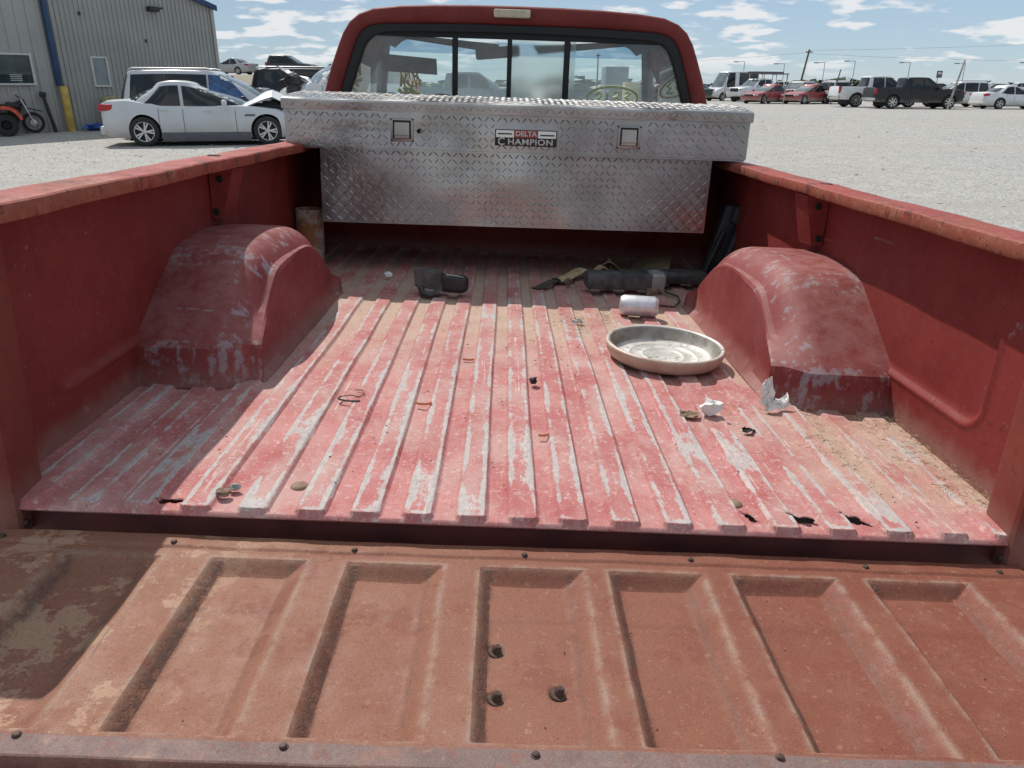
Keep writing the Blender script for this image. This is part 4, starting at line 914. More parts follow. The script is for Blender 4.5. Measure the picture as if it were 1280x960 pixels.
tag(link('dark_strap', ribbon(wave(.07, 1.60, .22, 1.76, 18, .02, .2), .035).mesh('dark_strap', 'dark_strap', 60), None, TM), 'dark strap end lying left of the tan webbing', 'strap')
tag(link('brown_board', MB().hexa([(.46, 1.93, .012), (.62, 1.93, .012), (.66, 2.08, .012), (.50, 2.08, .012)], [(.46, 1.93, .02), (.62, 1.93, .05), (.66, 2.08, .07), (.50, 2.08, .03)]).mesh('brown_board', 'olive'), None, TM), 'flat brown scrap leaning in the shade under the toolbox', 'scrap')
bed_thing('cord', MB().tube([(.48, 1.44, .012), (.54, 1.43, .011), (.575, 1.50, .013), (.585, 1.58, .012), (.55, 1.64, .014)], .0035, 6), 'dark_strap', 60, 0, 0, 0, 'thin dark cord trailing from the black beam to the housing', 'cord')
# rusty pipe section and dark jack in the front corners
b = MB().lathe([(.044, .0), (.0525, .0), (.0525, .205), (.049, .208), (.046, .205), (.044, .0)], 24); bed_thing('rusty_pipe', b, 'rusted', 50, -.795, 1.93, .006, 'rusty short pipe standing in the front left corner of the bed', 'pipe')
b = MB().box((0, 0, .15), (.07, .05, .30), None, .015).box((.02, -.02, .27), (.05, .06, .07), None, .015).tube([(.03, -.03, .02), (.045, -.03, .24)], .014, 8).tube([(-.03, -.03, .02), (-.01, -.03, .20)], .012, 8); bed_thing('bottle_jack', b, 'jack', 40, .775, 1.93, .006, 'dark upright jack-like tool in the front right corner of the bed', 'tool', Ry(.22))
# paper
def crumple(ax, ay, az, seed, sub=2):
    bm = bmesh.new(); bmesh.ops.create_icosphere(bm, subdivisions=sub, radius=1.0); q = random.Random(seed)
    for v in bm.verts:
        k = 1 + q.uniform(-.38, .30); v.co = Vector((v.co.x * ax * k, v.co.y * ay * k, v.co.z * az * k))
    mn = min(v.co.z for v in bm.verts)
    for v in bm.verts: v.co.z -= mn
    bm.verts.index_update(); m_ = MB(); m_.add([tuple(v.co) for v in bm.verts], [tuple(v.index for v in f.verts) for f in bm.faces]); bm.free(); return m_
bed_thing('paper_scrap', crumple(.022, .016, .018, 3), 'paper', None, .424, .476, .008, 'small crumpled white paper nearest the tailgate', 'paper')
def sheet(P, seed, amp):
    q = random.Random(seed); a, b, c_, d = [Vector(p) for p in P]; rows = []
    for j in range(7):
        rows.append([(a.lerp(b, i / 6)).lerp(d.lerp(c_, i / 6), j / 6) + Vector((q.uniform(-amp, amp), q.uniform(-amp, amp), q.uniform(-amp, amp))) for i in range(7)])
    m_ = MB(); m_.grid(rows); m_.grid([[p + Vector((0, .0008, 0)) for p in r] for r in rows]); return m_
root = bed_thing('torn_tissue', None, None, None, .575, .525, .010, 'torn white tissue standing against the right wheel housing', 'paper')
link('upright_flap', sheet([(-.026, .0, .005), (.004, .0, .0), (.0, .022, .066), (-.022, .02, .062)], 5, .0042).mesh('flap', 'paper'), root)
link('folded_flap', sheet([(-.015, -.01, .0), (.034, -.012, .010), (.038, .008, .034), (.0, .004, .018)], 8, .005).mesh('flap2', 'paper'), root)
# orange strips
def arc(r, a0, a1, z, n=10): return [(r * math.cos(t), r * math.sin(t) * .5, z) for t in np.linspace(a0, a1, n)]
for x, y, r, lab, rz in ((-.203, .472, .015, 'curled orange plastic strip beside the wire loop', .1), (-.122, .80, .013, 'curled orange plastic strip farthest from the tailgate', -.1), (.050, .328, .010, 'short orange plastic sliver nearest the tailgate', .3)):
    bed_thing('orange_strip', MB().tube(arc(r, 3.3, 6.6, .0025), .0028, 6), 'orange_plastic', 60, x, y, .009 if x != -.122 else .004, lab, 'plastic strip', Rz(rz), 'orange plastic strips on the bed floor')
bed_thing('wire_loop', MB().tube([(-.030, -.006, .003), (-.026, .010, .003), (-.008, .018, .004), (.012, .012, .003), (.022, .026, .006), (.015, .040, .008), (-.004, .05, .004)], .0013, 6).tube(arc(.03, 2.6, 5.4, .003), .0022, 6), 'wire', 60, -.36, .482, .008, 'thin grey wire loop lying on the bed ribs', 'wire')
bed_thing('black_lump', crumple(.010, .014, .008, 11), 'stone_dark', 60, .040, .638, .005, 'small black lump on the middle of the bed floor', 'lump')
bed_thing('white_chip', crumple(.017, .012, .012, 12, 1), 'paper', None, -.459, 1.70, .008, 'white chip in the shade near the left wheel housing', 'chip')
bed_thing('grey_pebble', crumple(.010, .007, .006, 13), 'stone_grey', 60, -.476, .066, .004, 'small grey pebble beside the rust hole at the left rear', 'pebble')
bed_thing('olive_pebble', crumple(.013, .008, .007, 14), 'stone_tan', 60, -.487, .044, .004, 'olive stone at the rear edge of the bed on the left', 'pebble')
bed_thing('tan_clod', crumple(.017, .012, .013, 15), 'stone_tan', 60, .205, 1.70, .006, 'brown clod at the end of the dark strap', 'clod')
bed_thing('leaf_scrap', sheet([(-.022, -.012, .0), (.02, -.014, .002), (.026, .010, .004), (-.018, .012, .008)], 21, .002), 'stone_tan', None, .375, .475, .006, 'brown curled leaf left of the small crumpled paper', 'leaf')
bed_thing('leaf_scrap', sheet([(-.016, -.008, .0), (.02, -.01, .004), (.016, .012, .010), (-.014, .01, .003)], 22, .003), 'stone_grey', None, .190, 1.20, .006, 'pale curled leaf on the straw dust in mid bed', 'leaf')
bed_thing('leaf_scrap', sheet([(-.014, -.006, .0), (.016, -.004, .003), (.014, .008, .002), (-.012, .008, .006)], 23, .003), 'stone_dark', None, .484, .398, .006, 'dark leaf fragment behind the small crumpled paper', 'leaf')
# straw and crumbs: nobody could count them
def litter():
    mb = MB(); q = random.Random(4)
    def straw(x, y, z, l, t):
        c_, s_ = math.cos(t) * l, math.sin(t) * l; h = .0009
        mb.add([(x - c_, y - s_, z), (x + c_, y + s_, z + .002), (x + c_ - s_ * .08, y + s_ + c_ * .08, z + h), (x - c_ - s_ * .08, y - s_ + c_ * .08, z + h)], [(0, 1, 2, 3)])
    def crumb(x, y, z, r):
        mb.add([(x + r * q.uniform(.6, 1.2), y, z), (x, y + r * q.uniform(.6, 1.2), z), (x - r, y - r * .3, z), (x, y - r * q.uniform(.4, 1), z), (x, y, z + r * .9)], [(0, 1, 4), (1, 2, 4), (2, 3, 4), (3, 0, 4)])
    for _ in range(260): straw(q.gauss(.845, .012) if q.random() < .5 else q.gauss(.79, .03), q.uniform(.08, .55), .011, q.uniform(.004, .012), q.uniform(0, 3.1))
    for _ in range(130): straw(q.gauss(.185, .022), q.gauss(1.2, .06), .006, q.uniform(.004, .010), q.uniform(0, 3.1))
    for _ in range(70): straw(q.gauss(.29, .02), q.gauss(1.29, .06), .007, q.uniform(.004, .010), q.uniform(0, 3.1))
    for _ in range(60): straw(q.gauss(.64, .03), q.gauss(.34, .08), .008, q.uniform(.004, .010), q.uniform(0, 3.1))
    for _ in range(45): straw(q.uniform(.4, .8), q.uniform(.48, .55), .008, q.uniform(.004, .012), q.uniform(0, 3.1))
    for _ in range(260): crumb(q.uniform(-.75, .8), q.uniform(.02, 1.9) , .007, q.uniform(.0012, .0032))
    for _ in range(110): crumb(q.gauss(.02, .10), q.gauss(1.25, .25), .007, q.uniform(.0012, .003))
    for _ in range(80): crumb(q.uniform(-.78, .78), q.uniform(-.40, -.1), -.056, q.uniform(.0008, .0022))
    tag(link('litter', mb.mesh('litter', 'litter', None, False), None, TM), 'straw bits and dirt crumbs scattered over the bed', 'litter', None, 'stuff')
mt = Mt('litter'); nn = mt.noise(30, 3); MATS['litter'] = mt.fin(mt.mix(mt.step(nn, .4, .6), (.12, .08, .045), (.40, .31, .17)), .9)
litter()

# ---------------------------------------------------------------- steel building
def building():
    A = Vector((-15.28, 23.84, 0)); u = Vector((.554, .8326, 0)).normalized(); n = Vector((u.y, -u.x, 0))   # n faces the lot
    ang = math.atan2(u.y, u.x)
    root = thing('steel_building', 'grey-beige corrugated steel building with a blue roof edge', 'building', T3(*A) @ Rz(ang))
    # local: x along the wall, -y toward the lot
    xe = 7.9; x0 = -9.0
    def top(x): return 4.02 + (xe - x) * .30 if x > -1 else 4.02 + 8.9 * .30 + (x + 1) * .30
    mb = MB(); xs = []
    x = x0
    while x < xe:
        p = .33 if x < 1.75 else .155
        xs += [(x, 0), (x + p * .62, 0), (x + p * .70, -.045), (x + p * .88, -.045), (x + p * .96, 0)]; x += p
    xs = [q for q in xs if q[0] <= xe] + [(xe, 0)]
    mb.grid([[(x, y, 0), (x, y, top(x))] for x, y in xs]); link('wall', mb.mesh('wall', 'siding', 30), root)
    mb = MB(); mb.grid([[(xe, y, 0), (xe, y, 4.02)] for y in (0, 14)]); mb.grid([[(x0, y, 0), (x0, y, top(x0))] for y in (0, 14)]); mb.grid([[(x, 14, 0), (x, 14, top(x))] for x in (x0, -1, xe)]); link('side_wall', mb.mesh('side_wall', 'siding'), root)
    mb = MB(); mb.grid([[(x, y, top(x) + .03) for x in (x0 - .2, -1, xe + .15)] for y in (-.15, 14.1)]); rf = link('roof', mb.mesh('roof', 'galv'), root)
    fl = MB()
    for a, b in ((x0 - .2, -1), (-1, xe + .15)):
        fl.hexa([(a, -.19, top(a) - .12), (b, -.19, top(b) - .12), (b, -.10, top(b) - .12), (a, -.10, top(a) - .12)], [(a, -.19, top(a) + .05), (b, -.19, top(b) + .05), (b, -.10, top(b) + .05), (a, -.10, top(a) + .05)])
    link('rake_trim', fl.mesh('rake_trim', 'blue_trim'), rf)
    link('corner_trim', MB().box((xe, -.03, 2.0), (.12, .10, 3.9)).mesh('corner_trim', 'siding'), root)
    def window(xa, xb, za, zb, gm, lab):
        w_ = MB(); t = .055
        w_.box(((xa + xb) / 2, -.06, zb + t / 2), (xb - xa + 2 * t, .07, t)).box(((xa + xb) / 2, -.06, za - t / 2), (xb - xa + 2 * t, .09, t)).box((xa - t / 2, -.06, (za + zb) / 2), (t, .07, zb - za)).box((xb + t / 2, -.06, (za + zb) / 2), (t, .07, zb - za))
        o = link('window', w_.mesh('window', 'white_frame'), root); o['label'] = lab
        link('pane', MB().box(((xa + xb) / 2, -.045, (za + zb) / 2), (xb - xa, .012, zb - za)).mesh('pane', gm), o); return o
    w1 = window(-.05, 1.26, 1.42, 2.20, 'win_glass', 'wide window with white frame and dark glass')
    for k in range(4): link('notice', MB().box((.78, -.056, 1.50 + k * .05), (.34, .006, .018)).mesh('notice', 'white_frame'), w1)
    window(3.17, 3.62, 1.37, 2.17, 'win_pale', 'narrow window with pale blind')
    link('downspout', MB().box((1.97, -.12, 2.95), (.15, .11, 3.2), None, .01).mesh('downspout', 'blue_trim', 30), root)
    lamp = MB().box((5.55, -.12, 3.74), (.36, .20, .16), None, .03).tube([(5.72, -.1, 3.74), (5.90, -.14, 3.80)], .03); link('wall_lamp', lamp.mesh('wall_lamp', 'black_plastic', 40), root)
    for x, z in ((3.05, 3.45), (5.15, 2.75)): link('vent_stub', MB().box((x, -.06, z), (.05, .05, .10)).mesh('vent_stub', 'black_plastic'), root)
    W = lambda x, y, z=0: Matrix.Translation(A + u * x - n * y) @ T3(0, 0, z) @ Rz(ang)
    b = MB().lathe([(0, 1.33), (.09, 1.33), (.115, 1.30), (.115, 0)], 18); tag(link('yellow_bollard', b.mesh('yellow_bollard', 'yellow_paint', 40), None, W(2.04, -.20)), 'yellow pipe guard standing below the blue downspout', 'bollard')
    # leaning black tool
    b = MB().tube([(0, 0, 0), (-.12, .10, 1.05)], [.06, .05], 8).box((-.125, .10, 1.10), (.20, .08, .16), Matrix.Rotation(.2, 3, 'Y'), .03); tag(link('leaning_tool', b.mesh('leaning_tool', 'black_plastic', 40), None, W(1.52, -.25)), 'black tool leaning on the wall behind the motorcycle', 'tool')
    # folding stand with cloth
    st = thing('tool_stand', 'brown stand hung with a sack behind the white sedan tail', 'stand', W(3.20, -.5))
    link('sack', MB().box((.10, .03, .50), (.36, .26, .92), Matrix.Rotation(.06, 3, 'Y'), .08).box((.05, -.02, .92), (.5, .34, .24), Matrix.Rotation(-.2, 3, 'Y'), .09).mesh('sack', 'olive', 50), st)
    link('leg', MB().tube([(-.22, -.12, 0), (-.06, 0, .95)], .025).mesh('leg', 'grime'), st); link('leg', MB().tube([(.3, -.12, 0), (.14, 0, .95)], .025).mesh('leg', 'grime'), st)
    link('yellow_cap', MB().box((.26, -.08, .92), (.20, .16, .16), Matrix.Rotation(.4, 3, 'Y'), .03).mesh('yellow_cap', 'yellow_paint', 40), st)
    tag(link('blue_tarp', crumple(.48, .20, .10, 31, 3).mesh('blue_tarp', 'blue_tarp'), None, W(2.75, -.45)), 'crumpled blue tarp on the ground by the stand', 'tarp')
building()

# ---------------------------------------------------------------- vehicles
TYRES = {}
def make_wheels(root, xs, hw, r, w_=.22, style='five', rimmat='rim'):
    key = (round(r, 2), style)
    if key not in TYRES:
        t = MB().lathe([(r * .66, w_ * .46), (r * .82, w_ * .5), (r * .95, w_ * .46), (r, w_ * .33), (r, -w_ * .33), (r * .95, -w_ * .46), (r * .82, -w_ * .5), (r * .68, -w_ * .46), (r * .64, -w_ * .20), (0, -w_ * .16)], 30, 'y').mesh('tyre', 'tyre', 50)
        q = MB()
        q.lathe([(r * .60, -w_ * .36), (r * .64, -w_ * .45), (r * .675, -w_ * .47), (r * .69, -w_ * .44)], 30, 'y')
        q.lathe([(0, -w_ * .44), (r * .10, -w_ * .43), (r * .15, -w_ * .36), (r * .16, -w_ * .2)], 14, 'y')
        ns = 5 if style == 'five' else 7
        for k in range(ns):
            a = 2 * math.pi * k / ns
            for da in ((-.17, .17) if style == 'five' else (0,)):
                d1 = Vector((math.cos(a + da * .6), 0, math.sin(a + da * .6))); d2 = Vector((math.cos(a + da), 0, math.sin(a + da))); pr = Vector((-d1.z, 0, d1.x))
                p0 = d1 * r * .10 + Vector((0, -w_ * .40, 0)); p1 = d2 * r * .63 + Vector((0, -w_ * .43, 0)); wd = r * (.045 if style == 'five' else .075)
                q.hexa([p0 - pr * wd, p0 + pr * wd, p1 + pr * wd * 1.25, p1 - pr * wd * 1.25], [v + Vector((0, w_ * .12, 0)) for v in (p0 - pr * wd, p0 + pr * wd, p1 + pr * wd * 1.25, p1 - pr * wd * 1.25)])
        TYRES[key] = (t, q.mesh('rim', rimmat, 30))
    t, q = TYRES[key]
    for x in xs:
        for s in (-1, 1):
            o = link('tyre', t, root, T3(x, s * (hw - w_ * .48), r) @ (Rz(math.pi) if s > 0 else Matrix.Identity(4))); link('rim', q, o)

def vehicle(name, label, cat, px, py, head, S, paint, group=None, z=0, glassm='car_glass', deform=None, parts=True):
    """S: L W zb top=[(x,z)] gh=(xb0,xt0,xt1,xb1,zr) wheels=(xr,xf,r) win=[(xb0,xb1,xt0,xt1)]; x from the rear bumper, origin at the middle"""
    L, Wd, zb = S['L'], S['W'], S['zb']; top = S['top']; hw = Wd / 2
    root = thing(name, label, cat, T3(px, py, z) @ Rz(head), group)
    sh = T3(-L / 2, 0, 0)
    def put(nm, mb, mats, smooth=35, parent=None): return link(nm, mb.mesh(nm, mats, smooth), parent or root, sh if parent is None else None)
    xr, xf, r = S['wheels']; ra = r * 1.16
    TL = [0, .06, .14, .24, .34, .44, .54, .64, .74, .82, .89, .95, 1.0]
    SW = [(0, .945), (.12, .985), (.4, 1.0), (.62, .995), (.8, .975), (.93, .945), (1.0, .90)]
    def wid(x): e = min(x, L - x) / L; return hw * (1 - .16 * max(0, 1 - e / .12) ** 2.2)
    def zt(x): return interp(top, x)
    def zbot(x): e = min(x, L - x); return zb + .10 * max(0, 1 - e / .5) ** 2
    def side_y(x, zz_): b = zbot(x); t_ = (zz_ - b) / max(.05, zt(x) - b); return wid(x) * interp(SW, min(1, max(0, t_)))
    xs = sorted(set([0, .012, .04, .09] + [round(k, 3) for k in np.linspace(.15, L - .15, int(L / .065))] + [L - .09, L - .04, L - .012, L]))
    P = []
    for x in xs:
        b, t_ = zbot(x), zt(x); wv = wid(x); inset = {0: .09, 1: .035, 2: .01}.get(min(xs.index(x), len(xs) - 1 - xs.index(x)), 0)
        half = [(wv * interp(SW, k) - inset, b + (t_ - b) * k + (inset * .5 if k < .1 else (-inset * .5 if k > .9 else 0))) for k in TL] + [(wv * .78, t_ + .012), (wv * .45, t_ + .028), (0, t_ + .034)]
        ring = [(x, 0, b)] + [(x, y, z_) for y, z_ in half] + [(x, -y, z_) for y, z_ in reversed(half[:-1])] + [(x, 0, b)]
        P.append(ring)
    nr = len(P[0]); V = np.array(P).reshape(-1, 3); ins = np.zeros(len(V), bool)
    for xw in (xr, xf):
        d = np.hypot(V[:, 0] - xw, V[:, 2] - r); k = (d < ra) & (np.abs(V[:, 1]) > hw * .6); ins |= k
        sc = ra / np.maximum(d[k], .03); V[k, 0] = xw + (V[k, 0] - xw) * sc; V[k, 2] = np.maximum(r * .55, r + (V[k, 2] - r) * sc)
    if deform: V = deform(V)
    mb = MB(); mb.v = [tuple(v) for v in V]
    for i in range(len(xs) - 1):
        for j in range(nr - 1):
            q = (i * nr + j, i * nr + j + 1, (i + 1) * nr + j + 1, (i + 1) * nr + j)
            if all(ins[k] for k in q): continue
            mb.f.append(q); mb.mi.append(0)
    for e in (0, len(xs) - 1): mb.f.append(tuple(e * nr + j for j in range(nr - 1))); mb.mi.append(0)
    body = put('body', mb, 'p_' + paint, 38)
    # dark liners behind the wheels
    lin = MB()
    for xw in (xr, xf): put('arch_liner', MB().box((xw, 0, r * 1.12), (ra * 1.9, Wd * .80, r * 1.5)), 'dark', None)
    make_wheels(root, (xr - L / 2, xf - L / 2), hw, r, S.get('tw', .22), S.get('rim', 'five'), S.get('rimmat', 'rim'))
    # lower sill
    put('sill', MB().box(((xr + xf) / 2, 0, zb + .02), (xf - xr - 2 * ra, Wd * S.get('sillw', .955), S.get('sillh', .10)), None, .02), S.get('sill', 'trim_grey'), 40)
    # greenhouse
    xb0, xt0, xt1, xb1, zr = S['gh']; zb1, zb0 = zt(xb1) - .03, zt(xb0) - .03; wt = S.get('wt', .74) * hw; wbl = hw * .93; ex = S.get('sq', 5.0)
    zbelt = min(zb0, zb1)
    def gl(v):
        e = v ** 1.0; c_ = S.get('curve', .10)
        xa = xb0 + (xt0 - xb0) * (v - c_ * math.sin(math.pi * v)) ; xc = xb1 + (xt1 - xb1) * (v - c_ * math.sin(math.pi * v))
        return xa, xc, wbl + (wt - wbl) * (v ** 1.15), zbelt + (zr - .05 - zbelt) * v
    def vz(z_): return min(1, max(0, (z_ - zbelt) / (zr - .05 - zbelt)))
    rings = []
    NA = 84
    def ringpts(xa, xc, b, z_):
        c0 = (xa + xc) / 2; a = (xc - xa) / 2; o = []
        for j in range(NA + 1):
            t_ = 2 * math.pi * j / NA; c_, s_ = math.cos(t_), math.sin(t_); o.append((c0 + a * math.copysign(abs(c_) ** (2 / ex), c_), b * math.copysign(abs(s_) ** (2 / ex), s_), z_))
        return o
    for v in np.linspace(0, 1, 9): rings.append(ringpts(*gl(v)))
    xa, xc, b, z_ = gl(1.0)
    for k, dz in ((.985, .02), (.95, .034), (.88, .044), (.6, .05), (.02, .052)): c0 = (xa + xc) / 2; a = (xc - xa) / 2; rings.append(ringpts(c0 - a * k, c0 + a * k, b * k, z_ + dz))
    xa_, xc_, _, _ = gl(1.0); c0_, a_ = (xa_ + xc_) / 2, (xc_ - xa_) / 2; ar = S.get('arch', .03)
    def warp(rows): return [[(x, y, z_ - ar * vz(z_) * min(1.6, ((x - c0_) / a_) ** 2)) for x, y, z_ in r_] for r_ in rows]
    rings = warp(rings)
    if deform: rings = [[tuple(q) for q in deform(np.array(rg))] for rg in rings]
    mb = MB(); mb.grid(rings); cabin = put('cabin', mb, 'p_' + S.get('roofpaint', paint), 40)
    def gside(x, z_, off):
        xa, xc, b, _ = gl(vz(z_)); c0 = (xa + xc) / 2; a = (xc - xa) / 2; k = min(.999, abs((x - c0) / a)); return b * (1 - k ** ex) ** (1 / ex) + off
    def gend(y, z_, sgn, off):
        xa, xc, b, _ = gl(vz(z_)); c0 = (xa + xc) / 2; a = (xc - xa) / 2; k = min(.999, abs(y / b)); return c0 + sgn * (a * (1 - k ** ex) ** (1 / ex) + off)
    dfm = (lambda rows: [[tuple(q) for q in deform(np.array(r_))] for r_ in warp(rows)]) if deform else warp
    zl, zh = zbelt + .05 + S.get('wl', 0), zr - .115
    for wi, wn_ in enumerate(S['win']):
        b0, b1, t0, t1 = wn_[:4]; gm = wn_[4] if len(wn_) > 4 else glassm
        for s in (-1, 1):
            rows = [[((b0 + (t0 - b0) * v) * (1 - k) + (b1 + (t1 - b1) * v) * k, 0, zl + (zh - zl) * v) for k in np.linspace(0, 1, 8)] for v in np.linspace(0, 1, 6)]
            rows = [[(x, s * gside(x, z_, .020), z_) for x, _, z_ in r_] for r_ in rows]
            m_ = MB(); m_.grid(dfm(rows)); put('side_window', m_, gm, 60)
    for sgn, nm in ((1, 'windshield'), (-1, 'rear_glass')):
        rows = []
        for v in np.linspace(0, 1, 6):
            z_ = zl + (zh + .03 - zl) * v; yw = gl(vz(z_))[2] * .84
            rows.append([(gend(y, z_, sgn, .018), y, z_) for y in np.linspace(-yw, yw, 12)])
        m_ = MB(); m_.grid(dfm(rows)); put(nm, m_, S.get('front_glass', 'car_glass_light') if sgn > 0 else glassm, 60)
    if not parts: return root
    # lamps, bumpers, grille
    hl = S.get('hl', (.62, .10, .30)); tl = S.get('tl', (.80, .12, .22))
    for s in (-1, 1):
        x = L - .16; yv = wid(x) * .74
        put('headlight', MB().box((x + .06, s * yv, hl[0]), (.22, hl[2], hl[1]), Matrix.Rotation(-s * .35, 3, 'Z'), .03), S.get('hlm', 'clear_lens'), 40)
        x = S.get('tld', .20) / 2 + .02
        put('taillight', MB().box((x, s * (wid(x) - tl[2] / 2 + .004), tl[0]), (S.get('tld', .20), tl[2], tl[1]), Matrix.Rotation(s * .10, 3, 'Z'), .025), 'red_lens', 40)
    put('grille', MB().box((L - .015, 0, S.get('gz', hl[0] - .03)), (.05, Wd * .46, S.get('gh_', .15)), None, .015), S.get('grm', 'black_plastic'), 40)
    put('bumper', MB().box((L - .05, 0, zb + .18), (.16, Wd * .90, .20), None, .05), S.get('bump', 'p_' + paint), 40); put('bumper', MB().box((.05, 0, zb + .18), (.16, Wd * .90, .20), None, .05), S.get('bump', 'p_' + paint), 40)
    # door gaps, handles, mirrors
    for xg in S.get('gaps', ()):
        for s in (-1, 1):
            zs = np.linspace(zb + .12, zt(xg) - .03, 8); m_ = MB(); m_.grid([[(xg - .006, s * (side_y(xg, q) + .003), q), (xg + .006, s * (side_y(xg, q) + .003), q)] for q in zs]); put('panel_gap', m_, 'seam', None)
    for xg in S.get('handles', ()):
        for s in (-1, 1):
            zq = zt(xg) - .13; put('door_handle', MB().box((xg, s * (side_y(xg, zq) + .012), zq), (.20, .03, .035), None, .01), S.get('hmat', 'p_' + paint), 40)
    if 'mirror' in S:
        xm = S['mirror']
        for s in (-1, 1): put('wing_mirror', MB().box((xm, s * (hw + .06), zt(xm) + .07), (.12, .20, .14), None, .035), S.get('mirm', 'p_' + paint), 40)
    if S.get('rails'):
        for s in (-1, 1): put('roof_rail', MB().tube([(xt0 + .1, s * wt * .86, zr - .02), (xt0 + .2, s * wt * .86, zr + .03), (xt1 - .3, s * wt * .86, zr + .03), (xt1 - .15, s * wt * .86, zr - .01)], .022, 6), 'galv', 60)
    if 'bed' in S:      # pickup bed opening
        a, b = S['bed']; put('cargo_bed', MB().box(((a + b) / 2, 0, zt(a + .3) + .008), (b - a, Wd * .78, .06)), 'dark', None)
    return root

SED = dict(L=4.84, W=1.85, zb=.20, top=[(0, .80), (.03, .98), (.16, 1.03), (.75, 1.06), (1.2, .99), (3.3, .93), (3.75, .92), (4.4, .80), (4.74, .70), (4.84, .58)], gh=(.55, 1.42, 2.40, 3.62, 1.52), wheels=(1.12, 4.01, .345), sq=3.4, curve=.20, arch=.075,
           win=[(1.10, 2.02, 1.58, 2.00), (2.10, 3.42, 2.08, 2.55)], gaps=(1.50, 2.06, 3.28), handles=(1.62, 2.62), mirror=3.05, hl=(.68, .13, .34), tl=(.90, .15, .36), tld=.34)
SUV = dict(L=4.75, W=1.9, zb=.26, top=[(0, .85), (.03, 1.05), (.2, 1.08), (3.2, 1.03), (3.6, 1.06), (4.5, .94), (4.70, .80), (4.75, .65)], gh=(.04, .32, 2.35, 3.45, 1.76), wheels=(.98, 3.72, .37), sq=6, curve=.08, wt=.76,
           win=[(.32, 1.05, .48, 1.02), (1.12, 2.00, 1.10, 1.98), (2.07, 3.02, 2.05, 2.55)], gaps=(1.1, 2.03, 3.05), handles=(1.3, 2.3), mirror=2.98, hl=(.82, .16, .30), tl=(1.0, .30, .16), rails=True)
VAN = dict(L=5.1, W=1.98, zb=.22, top=[(0, .90), (.03, 1.0), (.2, 1.02), (3.4, .98), (3.75, 1.02), (4.7, .84), (5.02, .70), (5.1, .56)], gh=(.03, .30, 2.75, 4.15, 1.78), wheels=(1.08, 4.08, .36), sq=6, curve=.09, wt=.78,
           win=[(.30, 1.35, .42, 1.35), (1.42, 2.45, 1.42, 2.45), (2.53, 3.72, 2.53, 3.0)], gaps=(1.4, 2.5, 3.7), handles=(2.2, 2.75), mirror=3.42, hl=(.78, .16, .34), tl=(.86, .24, .14), rails=True)
PICK = dict(L=6.15, W=2.03, zb=.42, top=[(0, 1.0), (.03, 1.28), (.1, 1.30), (2.15, 1.30), (2.2, 1.25), (4.5, 1.22), (4.85, 1.26), (5.85, 1.20), (6.10, 1.10), (6.15, .85)], gh=(2.02, 2.16, 3.75, 4.72, 1.97), wheels=(1.28, 5.08, .42), sq=6.5, curve=.05, wt=.78, tw=.28,
            win=[(2.36, 3.18, 2.40, 3.16), (3.26, 4.28, 3.24, 3.86)], gaps=(2.2, 3.22, 4.3), handles=(2.5, 3.5), mirror=4.2, hl=(1.02, .22, .34), tl=(1.08, .36, .14), tld=.18, gz=1.0, gh_=.30, bump='chrome', bed=(.12, 2.0), rim='seven')
SEDN = dict(SED); SEDN.update(sq=4.0)

def side_place(xr_, yr_, xf_, yf_, S):
    """near-side wheel contact points -> centre and heading"""
    h = math.atan2(yf_ - yr_, xf_ - xr_); mid = Vector(((xr_ + xf_) / 2, (yr_ + yf_) / 2)); wm_ = (S['wheels'][0] + S['wheels'][1]) / 2 - S['L'] / 2
    d = Vector((math.cos(h), math.sin(h))); nrm = Vector((-d.y, d.x)); c_ = mid - d * wm_ + nrm * (S['W'] / 2 - .08); return c_.x, c_.y, h

# white sedan with crumpled bonnet
def crash(V):
    V = V.copy(); k = V[:, 0] < 1.1; V[k, 0] = 1.1 - (1.1 - V[k, 0]) * .84
    k = V[:, 0] > 4.30; V[k, 0] = 4.30 + (V[k, 0] - 4.30) * .45; V[k, 2] += .02 * np.sin(V[k, 1] * 9)
    return V
B = dict(SED); B.update(sillw=1.0, sillh=.22); B['top'] = [(0, .80), (.03, .98), (.16, 1.03), (.75, 1.06), (1.2, .99), (3.3, .93), (3.70, .92), (4.35, .84), (4.74, .74), (4.84, .60)]
cx, cy, ch = side_place(-9.02, 19.63, -6.21, 20.34, SED)
bw = vehicle('white_sedan', 'white sedan with a buckled bonnet parked beside the steel building', 'car', cx, cy, ch, B, 'silver_white', deform=crash, parts=True)
for o in [q for q in bw.children if q.name.split('.')[0] in ('headlight', 'grille')] : bpy.data.objects.remove(o)
for o in [q for q in bw.children if q.name.split('.')[0] == 'bumper' and max(v[0] for v in q.bound_box) > 3]: bpy.data.objects.remove(o)
for o in bw.children:
    if o.name.split('.')[0] == 'taillight' or (o.name.split('.')[0] == 'bumper' and max(v[0] for v in o.bound_box) < 1): o.matrix_basis = T3(.15, 0, 0) @ o.matrix_basis
bsh = T3(-SED['L'] / 2, 0, 0)
prof = [(3.42, .955), (3.75, 1.09), (4.02, 1.215), (4.22, 1.27), (4.36, 1.20), (4.58, 1.10), (4.66, 1.06)]
mb = MB(); mb.grid([[(x + .05 * math.sin(y * 3), y * (1 - .05 * (x - 3.4)), z - .10 * (abs(y) / .8) ** 3 - .04 * math.sin(y * 7) * (x > 4)) for y in np.linspace(-.80, .80, 14)] for x, z in prof])
mb.grid([[(x + .05 * math.sin(y * 3), y * (1 - .05 * (x - 3.4)), z - .025 - .10 * (abs(y) / .8) ** 3 - .04 * math.sin(y * 7) * (x > 4)) for y in np.linspace(-.80, .80, 14)] for x, z in prof])
